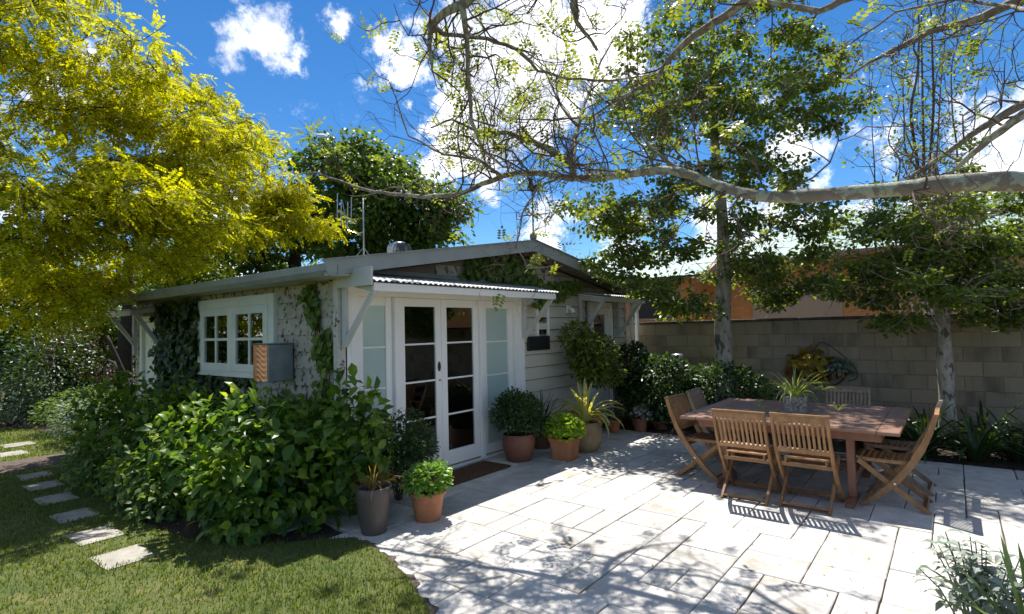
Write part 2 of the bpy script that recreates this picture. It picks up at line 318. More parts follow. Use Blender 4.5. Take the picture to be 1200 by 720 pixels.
# leaf templates: x along the leaf, y across, z up
T2 = (np.array([(0, 0, 0), (.5, .30, .06), (1, 0, -.08), (.5, -.30, .06)]), np.array([(0, 1, 2), (0, 2, 3)]))
TR = (np.array([(0, 0, 0), (.35, .42, .04), (.75, .34, .0), (1, 0, -.1), (.75, -.34, 0), (.35, -.42, .04)]), np.array([(0, 1, 2), (0, 2, 3), (0, 3, 4), (0, 4, 5)]))
TB = (np.array([(0, 0, 0), (.3, .25, .07), (.3, 0, .02), (.3, -.25, .07), (.65, .27, .04), (.65, 0, -.02), (.65, -.27, .04), (1, 0, -.2)]),
      np.array([(0, 1, 2), (0, 2, 3), (1, 4, 2), (2, 4, 5), (2, 5, 3), (3, 5, 6), (4, 7, 5), (5, 7, 6)]))
TI = (np.array([(0, 0, 0), (.12, .45, .0), (.45, .32, .05), (.55, .55, -.03), (1, 0, -.1), (.55, -.55, -.03), (.45, -.32, .05), (.12, -.45, 0), (.4, 0, .03)]),
      np.array([(0, 1, 8), (1, 2, 8), (2, 3, 8), (3, 4, 8), (4, 5, 8), (5, 6, 8), (6, 7, 8), (7, 0, 8)]))
def pinnate(npair=6, wid=.16, ln=.30):
    V = []; F = []
    for i in range(npair+1):
        x = .12+.88*i/npair; z = -.22*x*x
        for sgn in ((1, -1) if i < npair else (0,)):
            n = len(V); dx, dy = (.35, sgn*.94) if sgn else (1, 0)
            b = np.array([x, 0, z]); a = np.array([dx, dy, -.12]); c = np.array([-dy, dx, 0])
            V += [b, b+a*ln*.5+c*wid*.5, b+a*ln, b+a*ln*.5-c*wid*.5]; F += [(n, n+1, n+2), (n, n+2, n+3)]
    return np.array(V), np.array(F)
TP = pinnate(6); TP2 = pinnate(4, .2, .36)
def leaves(name, T, pos, axis, nor, size):
    TV, TF = T; n = len(pos); a = nrm(axis); b = nrm(np.cross(nor, a)); c = np.cross(a, b)
    s = np.broadcast_to(np.asarray(size, float), (n,))[:, None, None]
    V = pos[:, None, :]+s*(TV[None, :, 0:1]*a[:, None]+TV[None, :, 1:2]*b[:, None]+TV[None, :, 2:3]*c[:, None])
    F = TF[None]+(np.arange(n)*len(TV))[:, None, None]
    return fast_mesh(name, V.reshape(-1, 3), F.reshape(-1, TF.shape[1]))
_tmpl = {}
def leaf_objects(parent, T, key, m, pos, axis, nor, size, name='leaf'):
    k = key+m
    if k not in _tmpl: _tmpl[k] = mk_mesh(key, T[0], T[1]); _tmpl[k].materials.append(M[m])
    a = nrm(axis); b = nrm(np.cross(nor, a)); c = np.cross(a, b); size = np.broadcast_to(np.asarray(size, float), (len(pos),))
    for i in range(len(pos)):
        o = link(name, _tmpl[k], None, parent)
        p = Vector(ROOTLOC.get(parent.name, (0, 0, 0))); s = size[i]
        o.matrix_parent_inverse = Matrix.Identity(4)
        o.matrix_local = Matrix(((a[i][0]*s, b[i][0]*s, c[i][0]*s, pos[i][0]-p.x), (a[i][1]*s, b[i][1]*s, c[i][1]*s, pos[i][1]-p.y), (a[i][2]*s, b[i][2]*s, c[i][2]*s, pos[i][2]-p.z), (0, 0, 0, 1)))
def foliage(parent, T, key, m, pos, axis, nor, size, single=0, name='foliage'):
    """the leaves nearest the viewer as leaves of their own, the rest as one mass"""
    size = np.broadcast_to(np.asarray(size, float), (len(pos),))
    if single:
        d = np.linalg.norm(pos-CAM, axis=1)-size*4; order = np.argsort(d); a, b = order[:single], order[single:]
        leaf_objects(parent, T, key, m, pos[a], axis[a], nor[a], size[a])
    else: b = np.arange(len(pos))
    if len(b): link(name, leaves(name, T, pos[b], axis[b], nor[b], size[b]), m, parent, 'stuff')
def rdir(n): return nrm(rng.normal(size=(n, 3)))
# ------------------------------------------------------------------ ground, beds, patio
def sheet(pts, z): return mk_mesh('sheet', [(x, y, z) for x, y in pts], [tuple(range(len(pts)))])
structure('ground', sheet([(-400, -400), (400, -400), (400, 400), (-400, 400)], -.03), 'earth')
structure('patio_bed', sheet([(2.0, -6), (8.62, -6), (8.62, 5.06), (3.0, 5.06), (3.0, 4.25), (2.0, 3.6)], -.016), 'joint')
structure('garden_bed', sheet([(8.62, -6), (10.6, -6), (10.6, 5.06), (8.62, 5.06)], -.012), 'soil')
edge = [(1.2, .6), (1.75, 1.5), (2.2, 2.2), (2.45, 2.68), (2.66, 3.1), (2.82, 3.55), (2.9, 3.95), (2.86, 4.12)]
bed_e = [(2.35, 4.6), (2.06, 5.2), (1.98, 5.9), (2.0, 6.6), (2.18, 8.3), (2.3, 9.7), (2.7, 10.6), (3.1, 11.4), (2.8, 13.6), (2.4, 15.4), (.5, 17)]
lawn_poly = [(-14, -3), (.6, -3), (.9, 0)]+edge+bed_e+[(-14, 17)]
mb = MB(); n = len(lawn_poly)
mb.add([(x, y, .012) for x, y in lawn_poly]+[(x, y, -.03) for x, y in lawn_poly], [tuple(range(n))]+[(i, n+i, n+(i+1) % n, (i+1) % n) for i in range(n)])
structure('lawn', mb.mesh('lawn'), 'turf')
structure('side_bed', sheet([(2.86, 4.12)]+bed_e+[(.5, 26), (12, 26), (12, 11), (3.5, 11), (3.5, 5.0), (3.0, 4.6)], -.008), 'soil')
ed = np.array(edge[1:]); tg = np.gradient(ed, axis=0); nn = np.stack([tg[:, 1], -tg[:, 0]], 1); nn /= np.linalg.norm(nn, axis=1)[:, None]
us = np.linspace(0, len(ed)-1, 60); ep = np.stack([np.interp(us, np.arange(len(ed)), ed[:, i]) for i in (0, 1)], 1); en = np.stack([np.interp(us, np.arange(len(ed)), nn[:, i]) for i in (0, 1)], 1)
wv = .03+.022*np.sin(us*7)+.015*np.sin(us*23+1)+rng.uniform(-.01, .012, 60); o_ = ep+en*wv[:, None]; i_ = ep-en*.06
mb = MB().add([(x, y, .0085) for x, y in o_]+[(x, y, .0105) for x, y in i_], [(k, k+1, 60+k+1, 60+k) for k in range(59)]); structure('lawn_edge', mb.mesh('lawn_edge'), 'litterbed')
structure('mulch_strip', sheet([(-3, 9.75), (0, 9.8), (1.3, 9.75), (2.3, 9.9), (2.55, 10.3), (2.7, 10.75), (1.2, 10.7), (-.5, 10.8), (-3, 10.7)], .018), 'litterbed')
def in_poly(x, y, poly):
    r = np.zeros(len(x), bool); j = len(poly)-1
    for i in range(len(poly)):
        xi, yi = poly[i]; xj, yj = poly[j]
        r ^= ((yi > y) != (yj > y)) & (x < (xj-xi)*(y-yi)/(yj-yi+1e-12)+xi); j = i
    return r
stones = [(1.58, 5.24, .34, .40), (1.60, 6.02, .33, .42), (1.66, 6.86, .32, .40), (1.71, 7.76, .32, .42), (1.77, 8.58, .32, .40), (1.83, 9.3, .32, .40), (1.95, 11.4, .38, .44), (2.2, 12.3, .4, .42)]
def make_grass():
    n = 170000; u = rng.random(n)
    y = 2.0+(u**1.9)*12.5; x = rng.uniform(-2.6, 3.0, n)
    k = in_poly(x, y, lawn_poly)
    for (sx, sy, a, b) in stones: k &= ~((abs(x-sx) < a*.5-.012-.03*np.sin(y*37)**2) & (abs(y-sy) < b*.5-.012-.03*np.sin(x*41)**2))
    k &= ~((y > 9.75) & (y < 10.75))
    x, y = x[k], y[k]; n = len(x)
    ang = rng.uniform(0, 2*np.pi, n); h = rng.uniform(.018, .042, n)*(.8+.4*np.sin(x*3+1.3*y)**2); lean = rng.uniform(.1, .9, n)
    wd = rng.uniform(.0018, .0032, n)*(1+.16*y); c, s = np.cos(ang), np.sin(ang); z = np.full(n, .01)
    p0 = np.stack([x-s*wd, y+c*wd, z], 1); p1 = np.stack([x+s*wd, y-c*wd, z], 1); p2 = np.stack([x+c*h*lean, y+s*h*lean, z+h], 1)
    V = np.stack([p0, p1, p2], 1).reshape(-1, 3); F = np.arange(3*n).reshape(-1, 3)
    o = link('grass', fast_mesh('grass', V, F), 'grass', None, 'stuff'); o['label'] = 'short mown green grass of the lawn beside the stepping stones'; o['category'] = 'grass'
make_grass()
side_word = ['nearest the patio', 'second from the patio', 'third from the patio', 'fourth from the patio', 'fifth from the patio', 'sixth from the patio', 'just past the mulch strip', 'farthest away in the sunny lawn']
for i, (x, y, a, b) in enumerate(stones):
    poly = []; cs = [(-.5, -.5), (.5, -.5), (.5, .5), (-.5, .5)]
    for k in range(4):
        (u0, v0), (u1, v1) = cs[k], cs[(k+1) % 4]
        for t_ in (.04, .33, .66, .96): poly.append((x+a*(u0+(u1-u0)*t_)+random.uniform(-.008, .008), y+b*(v0+(v1-v0)*t_)+random.uniform(-.008, .008)))
    o = MB().prism(poly, 'z', -.02, .019).put('stepping_stone', 'step')
    o['label'] = 'pale square stepping stone in the lawn, ' + side_word[i]; o['category'] = 'stepping stone'; o['group'] = 'stepping stones across the lawn'
# paving: random ashlar of 2x2 .. 4x3 modules, each slab its own piece
patio = bpy.data.objects['patio_bed']
UX, UY, X0, Y0 = .1975, .2255, 1.99, -3.18
nx, ny = 34, 37
occ = np.zeros((nx, ny), bool)
prng = random.Random(21)
shapes = [(4, 2), (3, 2), (2, 2), (3, 2), (2, 1), (2, 3), (3, 1), (2, 2), (2, 2), (2, 1)]
slabs = []
def fits(i, j, a, b): return i+a <= nx and j+b <= ny and not occ[i:i+a, j:j+b].any()
for j in range(ny):
    for i in range(nx):
        if occ[i, j]: continue
        opts = [s for s in shapes if fits(i, j, *s)] or [s for s in ((2, 1), (1, 2), (1, 1)) if fits(i, j, *s)]
        good = []
        for (a, b) in opts:     # avoid leaving one-wide gaps
            e = 0
            while i+a+e < nx and not occ[i+a+e, j] and e < 2: e += 1
            if e != 1: good.append((a, b))
        a, b = prng.choice(good or opts); occ[i:i+a, j:j+b] = True
        slabs.append((X0+i*UX, Y0+j*UY, X0+(i+a)*UX, Y0+(j+b)*UY))
for (xa, ya, xb, yb) in slabs:
    xb = min(xb, 8.6)
    if xb-xa < .05 or ya > 5.0: continue
    yb = min(yb, 5.03)
    cx, cy = (xa+xb)/2, (ya+yb)/2
    if in_poly(np.array([cx]), np.array([cy]), lawn_poly)[0] and not any((not in_poly(np.array([qx]), np.array([qy]), lawn_poly)[0]) for qx in (xa, xb) for qy in (ya, yb)): continue
    if cy > 4.35 and xb < 3.3: continue
    d = (cx*FW[0]+cy*FW[1])
    if d < 1.2 or abs((cx*RT[0]+cy*RT[1])/d) > 1.25: continue
    g = prng.uniform(.003, .0068); mb = MB(); r = .006
    top = prng.uniform(-.002, .003)
    x0, x1, y0, y1 = xa+g, xb-g, ya+g, yb-g
    def ring(e, z):
        q = []
        for (sx, sy, tx, ty) in ((x0, y0, 1, 1), (x1, y0, -1, 1), (x1, y1, -1, -1), (x0, y1, 1, -1)):
            q += [(sx+tx*e, sy+ty*e, z)]
        return q
    def rough(p, q, k, e):
        return [(p[0]+(q[0]-p[0])*t+prng.uniform(-e, e), p[1]+(q[1]-p[1])*t+prng.uniform(-e, e)) for t in np.linspace(0, 1, k, endpoint=False)]
    c4 = ring(0, 0); outl = []
    for s in range(4): outl += rough(c4[s][:2], c4[(s+1) % 4][:2], 4, .0022)
    n = len(outl); m_ = (cx-x0, cy-y0)
    V = [(x, y, -.05) for x, y in outl]+[(x, y, top-.004) for x, y in outl]+[(cx+(x-cx)*(1-.006/max(m_[0], .05)), cy+(y-cy)*(1-.006/max(m_[1], .05)), top+.001) for x, y in outl]
    F = [(i, (i+1) % n, n+(i+1) % n, n+i) for i in range(n)]+[(n+i, n+(i+1) % n, 2*n+(i+1) % n, 2*n+i) for i in range(n)]+[tuple(range(2*n, 3*n))]
    V = [(x-cx, y-cy, z) for x, y, z in V]
    o = link('slab', mk_mesh('slab', V, F), 'slab', patio); o.location = (cx, cy, 0)
# leaf litter and moss in the joints
pos = np.stack([rng.uniform(2.6, 8.4, 900), rng.uniform(-1.2, 4.6, 900), np.full(900, .006)], 1)
pos = pos[~in_poly(pos[:, 0], pos[:, 1], lawn_poly)]; n = len(pos)
o = link('fallen_leaves', leaves('litter', T2, pos, rdir(n)*[1, 1, .1], np.tile([0, 0, 1.], (n, 1))+.3*rdir(n), rng.uniform(.006, .024, n)), 'litter', None, 'stuff')
o['label'] = 'tiny dry brown leaves scattered over the paving'; o['category'] = 'fallen leaves'
# ------------------------------------------------------------------ block wall
WX = 10.5
wall = thing('block_wall', 'weathered grey brown concrete block garden wall behind the dining table', 'wall', (WX, 0, 0))
MB().box((WX+.006, -9, -.05), (WX+.17, 9.6, 1.77)).put('mortar_core', 'mortar_and_lap_shade', wall)
bh, bl = .2165, .432
bm_ = {}
for L_ in (bl, bl/2): bm_[L_] = MB().box((-.0, -L_/2+.004, -bh/2+.004), (.185, L_/2-.004, bh/2-.004), .006).mesh('block'); bm_[L_].materials.append(M['block'])
for c in range(8):
    y = 6.6-(c % 2)*bl/2
    while y > -4.6:
        o = link('block', bm_[bl], None, wall); o.location = (WX+random.uniform(-.003, .003), y, 1.77-bh*(c+.5)); y -= bl
y = 6.9
while y > -4.6:
    MB().box((WX-.035, y-.88, 1.772+random.uniform(0, .004)), (WX+.22, y, 1.83), .012).put('coping_stone', 'coping', wall); y -= .886
# ------------------------------------------------------------------ cottage
YF, XL, XR, YB = 5.08, 3.48, 10.0, 11.0
house = thing('garden_cottage', 'low white weatherboard garden cottage with glazed doors and grey metal roof', 'cottage', (6.7, 8, 0))
RX, RZ, EZ = 6.55, 2.93, 2.36
def roof_z(x): return EZ+(RZ-EZ)*(1-abs(x-RX)/(RX-3.2)) if x < RX else EZ+(RZ-EZ)*(1-(x-RX)/(10.15-RX))
# walls: core shell with openings, boards on it
front = MB()
def fbox(x0, x1, z0, z1, y0=YF+.02, y1=YF+.12): front.box((x0, y0, z0), (x1, y1, z1))
fbox(XL+.01, 3.60, 0, 2.3); fbox(6.56, 8.62, 0, 2.3); fbox(9.46, XR-.01, 0, 2.3); fbox(3.601, 6.559, 2.2, 2.3); fbox(8.621, 9.459, 2.12, 2.3)
front.prism([(XL+.01, 2.302), (XR-.01, 2.302), (XR-.01, roof_z(XR)-.05), (RX, RZ-.06), (XL+.01, roof_z(XL)-.05)], 'y', YF+.02, YF+.12)
front.put('front_wall', 'mortar_and_lap_shade', house)  # dark core colour in the board gaps stands in for lap shadow
sidew = MB()
for (y0, y1, z0, z1) in ((YF+.121, 6.40, 0, 2.34), (6.401, 8.43, 0, 1.27), (6.401, 8.43, 2.22, 2.34), (8.431, 9.93, 0, 2.34), (9.931, 10.65, 2.1, 2.34), (10.651, YB, 0, 2.34)):
    sidew.box((XL+.02, y0, z0), (XL+.12, y1, z1))
sw = sidew.put('side_wall', 'oldboard', house)
MB().box((XL+.13, YB-.12, 0), (XR-.13, YB-.02, .1)).box((XL+.13, YB-.12, .1005), (4.2, YB-.02, 2.0995)).box((6.8, YB-.12, .1005), (XR-.13, YB-.02, 2.0995)).box((XL+.13, YB-.12, 2.1), (XR-.13, YB-.02, 2.34)).box((XR-.12, YF+.125, 0), (XR-.02, YB-.02, 2.3)).put('rear_wall', 'wall_in', house)
MB().box((XL+.14, YF+.0, -.02), (XR-.14, YB-.13, .045)).put('interior_floor', 'floor_in', house)
MB().box((XL+.13, YF+.125, 2.3401), (XR-.13, YB-.13, 2.36)).put('ceiling', 'wall_in', house)
rw = MB().box((4.205, YB-.1, .105), (4.28, YB-.04, 2.095)).box((6.72, YB-.1, .105), (6.795, YB-.04, 2.095)).box((5.46, YB-.1, .105), (5.54, YB-.04, 2.095)).box((4.2805, YB-.1, .105), (5.4595, YB-.04, .17)).box((5.5405, YB-.1, .105), (6.7195, YB-.04, .17)).put('added_rear_door', 'white', house)  # unseen rear glazed doors, added to let daylight brighten the room
for a_, b_ in ((4.281, 5.459), (5.541, 6.719)): MB().box((a_, YB-.075, .171), (b_, YB-.07, 2.095)).put('pane', 'glass', rw)
MB().box((8.4, YF+.125, .046), (8.48, 9.0, 2.339)).put('partition', 'wall_in', house)
fw_ = bpy.data.objects['front_wall']
def board(x0, x1, z, h, y, parent, m='cream'):      # lapped weatherboard along x, bottom edge proud
    mb = MB(); mb.add([(x0, y, z), (x1, y, z), (x1, y-.034, z+.003), (x0, y-.034, z+.003), (x0, y+.0, z+h), (x1, y+.0, z+h), (x1, y-.008, z+h), (x0, y-.008, z+h)],
                      [(0, 1, 2, 3), (4, 7, 6, 5), (3, 2, 6, 7), (0, 3, 7, 4), (1, 5, 6, 2)])
    return mb.put('weatherboard', m, parent)
for k in range(12):
    z = .02+k*.19; h = .179
    board(6.68, 8.50, z, h, YF+.02, fw_)
    board(9.58, 9.98, z, h, YF+.02, fw_)
for k in range(4):                                   # gable boards, ends cut by the roof
    z = 2.31+k*.145
    xs = [x for x in np.linspace(XL, XR, 400) if roof_z(x)-.09 > z+.12]
    if len(xs) > 4: board(max(XL, xs[0]-.1), min(XR-.02, xs[-1]+.1), z, .138, YF+.02, fw_, 'oldboard' if k < 3 else 'cream')
def sboard(y0, y1, z, h):
    x = XL+.02
    mb = MB(); mb.add([(x, y0, z), (x, y1, z), (x-.022, y1, z), (x-.022, y0, z), (x, y0, z+h), (x, y1, z+h), (x-.008, y1, z+h), (x-.008, y0, z+h)],
                      [(0, 3, 2, 1), (4, 5, 6, 7), (3, 7, 6, 2), (0, 4, 7, 3), (1, 2, 6, 5)])
    return mb.put('weatherboard', 'oldboard', sw)
for k in range(12):
    z = .03+k*.19; h = .188
    if 1.2 < z+h/2 < 2.26:
        sboard(YF+.05, 6.34, z, h); sboard(8.5, 9.88, z, h)
    else: sboard(YF+.05, 7.3, z, h); sboard(7.304, 9.88, z, h)
    sboard(10.7, YB, z, h)
MB().box((XL-.05, YF-.03, 0), (XL+.075, YF+.045, 2.33), .006).put('corner_post', 'post', house)
MB().box((9.985, YF-.02, 0), (10.06, YF+.06, 2.27), .006).put('corner_post', 'post', house)
# roof: two corrugated slopes, gutter, barge boards, soffit
def corrugated(y0, y1, prof, period=.076, amp=.009, seg=4, axis='y', th=.002):
    """waves run along 'axis'; prof = list of (u, z) points down the slope"""
    n = int((y1-y0)/period*seg)+1; V = []; F = []; m = len(prof)
    for i in range(n):
        t = y0+(y1-y0)*i/(n-1); dz = amp*math.cos(2*math.pi*i/seg)
        for (u, z) in prof: V.append((u, t, z+dz) if axis == 'y' else (t, u, z+dz))
    for i in range(n-1):
        for k in range(m-1): F.append((i*m+k, i*m+k+1, (i+1)*m+k+1, (i+1)*m+k))
    nV = len(V); V += [(a, b, c-th) for a, b, c in V]; F += [tuple(q+nV for q in f[::-1]) for f in F]
    for i in range(n-1):
        for k in (0, m-1): F.append((i*m+k, (i+1)*m+k, nV+(i+1)*m+k, nV+i*m+k))
    return MB().add(V, F)
roof = corrugated(4.74, 11.25, [(3.14, EZ+.075), (RX, RZ+.075)]).put('roof', 'zinc', house, True)
corrugated(4.74, 11.25, [(RX, RZ+.075), (10.2, EZ+.075)]).put('roof', 'zinc', house, True)
MB().prism([(3.25, EZ+.0), (RX, RZ+.0), (RX, RZ+.055), (3.25, EZ+.055)], 'y', 5.12, 11.1).put('roof_lining', 'soffit', house)
MB().prism([(RX+.001, RZ), (10.1, EZ), (10.1, EZ+.055), (RX+.001, RZ+.055)], 'y', 5.12, 11.1).put('roof_lining', 'soffit', house)
MB().prism([(3.25, EZ+.03), (RX, RZ+.03), (10.1, EZ+.03), (10.1, EZ+.058), (RX, RZ+.058), (3.25, EZ+.058)], 'y', 4.765, 5.118).put('soffit', 'soffit', house)
MB().prism([(3.10, EZ-.055), (RX, RZ-.055), (RX, RZ+.10), (3.10, EZ+.10)], 'y', 4.73, 4.762).put('barge_board', 'barge', house)
MB().prism([(RX+.001, RZ-.055), (10.2, EZ-.055), (10.2, EZ+.10), (RX+.001, RZ+.10)], 'y', 4.73, 4.762).put('barge_board', 'barge', house)
MB().prism([(3.10, EZ+.102), (RX, RZ+.102), (10.2, EZ+.102), (10.2, EZ+.114), (RX, RZ+.116), (3.10, EZ+.114)], 'y', 4.70, 4.80).put('barge_capping', 'gutter', house)
# gutter along the side wall, quad profile
gp = [(3.24, EZ+.06), (3.24, EZ-.05), (3.12, EZ-.05), (3.085, EZ+.0), (3.085, EZ+.07), (3.10, EZ+.07), (3.10, EZ+.005), (3.128, EZ-.035), (3.225, EZ-.035), (3.225, EZ+.06)]
MB().prism(gp, 'y', 4.72, 11.2).put('gutter', 'gutter', house)
MB().box((3.242, 4.765, EZ-.035), (XL+.02, 11.1, EZ-.01)).put('eave_soffit', 'bracket', house)
gp2 = [(2*RX+.24+.13-a+.0, z) for a, z in gp]
MB().prism([(10.10, EZ+.06), (10.10, EZ-.05), (10.22, EZ-.05), (10.25, EZ), (10.25, EZ+.07), (10.235, EZ+.07), (10.235, EZ+.005), (10.21, EZ-.035), (10.115, EZ-.035), (10.115, EZ+.06)], 'y', 4.72, 11.2).put('gutter', 'gutter', house)
for (x, y) in ((10.10, 4.98), (10.34, 4.98)):
    MB().tube([(x, y, .0), (x, y, 1.95), (x-.01, y-.0, 2.05), (x+.04, y-.05, 2.2), (x+.06, y-.08, EZ-.04)], .042, 12).put('downpipe', 'white', house, True)
# the entrance: glazed double doors between two sidelights
def frame_x(x0, x1, z0, z1, y, d, wl, wr, wb, wt, name, m, parent):
    """a frame in the xz plane: stiles and rails as one welded frame"""
    mb = MB(); mb.box((x0, y, z0), (x0+wl, y+d, z1), .003); mb.box((x1-wr, y, z0), (x1, y+d, z1), .003)
    mb.box((x0+wl+.0005, y, z0), (x1-wr-.0005, y+d, z0+wb), .003); mb.box((x0+wl+.0005, y, z1-wt), (x1-wr-.0005, y+d, z1), .003)
    return mb.put(name, m, parent, False, 'stuff')
Ys = YF-.03
df = MB()
df.box((3.60, Ys, 0), (3.70, Ys+.14, 2.26), .004).box((6.45, Ys, 0), (6.56, Ys+.14, 2.26), .004)
df.box((3.7005, Ys, 2.15), (6.4495, Ys+.14, 2.26), .004)
df.box((4.20, Ys+.0, .03), (4.275, Ys+.14, 2.149), .004).box((5.675, Ys, .03), (5.75, Ys+.14, 2.149), .004)
df.box((3.7005, Ys-.01, 0), (6.4495, Ys+.15, .029))
df.put('door_frame', 'white', house)
MB().box((3.50, Ys-.012, 2.18), (6.64, Ys-.001, 2.30)).put('head_board', 'white', house)
MB().box((6.5605, Ys-.012, 0), (6.66, Ys+.05, 2.18), .004).put('architrave', 'white', house)
MB().box((3.53, Ys+.0, 0), (3.5995, Ys+.05, 2.18), .004).put('architrave', 'white', house)
def glazed(name, x0, x1, z0, z1, bars, st, rb, y, panemat, blind=None):
    d = frame_x(x0, x1, z0, z1, y, .045, st, st, rb, .10, name, 'white', house)
    gz0, gz1 = z0+rb, z1-.10
    zs = [gz0]+[gz0+(gz1-gz0)*k/bars for k in range(1, bars)]+[gz1]
    for k in range(1, bars):
        MB().box((x0+st+.0005, y+.006, zs[k]-.011), (x1-st-.0005, y+.038, zs[k]+.011), .003).put('glazing_bar', 'white', d)
    for k in range(bars):
        a = zs[k]+(.0115 if k else .0005); b = zs[k+1]-(.0115 if k < bars-1 else .0005)
        MB().box((x0+st+.001, y+.020, a), (x1-st-.001, y+.024, b)).put('pane', panemat, d)
    return d
ya = Ys+.05
glazed('sidelight', 3.702, 4.198, .032, 2.148, 4, .09, .14, ya, 'frost'); glazed('sidelight', 5.752, 6.448, .032, 2.148, 4, .11, .14, ya, 'frost')
dL = glazed('door', 4.278, 4.972, .034, 2.147, 4, .10, .19, ya-.015, 'glass'); dR = glazed('door', 4.976, 5.672, .034, 2.147, 4, .10, .19, ya-.0145, 'glass')
MB().box((4.36, ya+.05, 1.95), (4.90, ya+.056, 2.12)).put('roller_blind', 'blind2', house); MB().box((5.06, ya+.05, 1.97), (5.60, ya+.056, 2.12)).put('roller_blind', 'blind2', house)
hb = MB(); hb.lathe([(0, 0), (.03, 0), (.032, .004), (.026, .012), (0, .012)], n=20); hv = [(x*.8+4.925, ya-.016-z, y*2.0+1.30) for x, y, z in hb.v]
link('handle', mk_mesh('handle', hv, hb.f, True), 'black', dL)
hv = [(x*.45+4.93, ya-.018-z*1.5, y*.45+1.13) for x, y, z in hb.v]; link('keyhole', mk_mesh('keyhole', hv, hb.f, True), 'chrome', dL)
MB().box((4.30, ya-.03, .0295), (5.65, ya-.016, .033)).put('threshold', 'dark', house)
# second door under its own little awning
frame_x(8.62, 9.46, 0, 2.2, Ys, .13, .08, .08, .03, .09, 'door_frame', 'white', house)
d2 = MB().box((8.702, Ys+.05, .032), (8.83, Ys+.09, 2.108), .003).box((9.25, Ys+.05, .032), (9.378, Ys+.09, 2.108), .003).box((8.8305, Ys+.05, .032), (9.2495, Ys+.09, .75), .003).box((8.8305, Ys+.05, 1.98), (9.2495, Ys+.09, 2.108), .003).put('door', 'white', house)
MB().box((8.831, Ys+.07, .751), (9.249, Ys+.074, 1.979)).put('pane', 'glass', d2)
MB().box((8.8, Ys+.11, .7), (9.3, Ys+.115, 2.05)).put('dark_curtain', 'galv', house)
# narrow window, letter slot, wall lamp on the front wall
wn = frame_x(7.02, 7.36, 1.50, 2.14, YF-.02, .06, .05, .05, .05, .05, 'window', 'white', house)
MB().box((7.071, YF+.0, 1.551), (7.309, YF+.004, 2.089)).put('pane', 'glass', wn); MB().box((7.071, YF+.01, 1.551), (7.309, YF+.014, 2.089)).put('dark_blind', 'black', wn)
ls = MB().box((6.76, YF-.035, 1.41), (7.34, YF-.003, 1.63), .004).put('letter_slot', 'black', house)
MB().box((6.80, YF-.039, 1.44), (7.30, YF-.0355, 1.60)).put('slot_flap', 'dark', ls)
wl = MB().box((7.86, YF-.05, 1.99), (7.98, YF-.001, 2.12), .01).put('wall_lamp', 'white', house)
MB().tube([(7.9, YF-.05, 2.06), (7.9, YF-.11, 2.05), (7.9, YF-.14, 1.99)], [.03, .035, .045], 10).put('lamp_head', 'white', wl, True)
# awnings on timber brackets
def awning(x0, x1, zt, zb, y0, y1, brs, m, lab):
    a = corrugated(x0, x1, [(y0, zt), ((y0+y1)/2, (zt+zb)/2), (y1, zb)], .076, .0095, 6, 'x').put('awning', m, house, True)
    MB().prism([(y1+.035, zb-.10), (y1+.06, zb-.10), (y1+.06, zb-.014), (y1+.035, zb-.02)], 'x', x0+.03, x1-.03).put('fascia', 'bracket' if lab else 'white', a)
    MB().prism([(y0-.002, zt-.025), (y1+.062, zb-.022), (y1+.062, zb-.04), (y0-.002, zt-.043)], 'x', x0+.05, x1-.05).put('awning_lining', 'whitewarm', a)
    for bx in brs:
        t = .045; b = MB()
        b.box((bx, y0-.065, zt-.80), (bx+t, y0-.001, zt-.055), .004)
        b.prism([(y0-.0655, zt-.14), (y0-.0655, zt-.058), (y1+.063, zb-.048), (y1+.063, zb-.12)], 'x', bx, bx+t)
        b.prism([(y0-.0655, zt-.78), (y0-.0655, zt-.69), (y1+.14, zb-.118), (y1+.07, zb-.121)], 'x', bx+.004, bx+t-.004)
        b.put('bracket', 'bracket', a)
    return a
awning(3.43, 6.70, 2.40, 2.262, YF-.045, 4.43, (3.475, 6.60), 'zinc', 0)
awning(8.16, 9.85, 2.36, 2.275, YF-.02, 4.5, (8.25, 9.62), 'zinc', 1)
MB().box((3.40, 4.44, 2.215), (3.428, YF-.05, 2.40)).put('awning_end_board', 'bracket', house)
# flashing line above the awning
MB().prism([(YF-.046, 2.405), (YF-.005, 2.46), (YF-.003, 2.455), (YF-.046, 2.40)], 'x', 3.5, 6.68).put('flashing', 'barge', house)
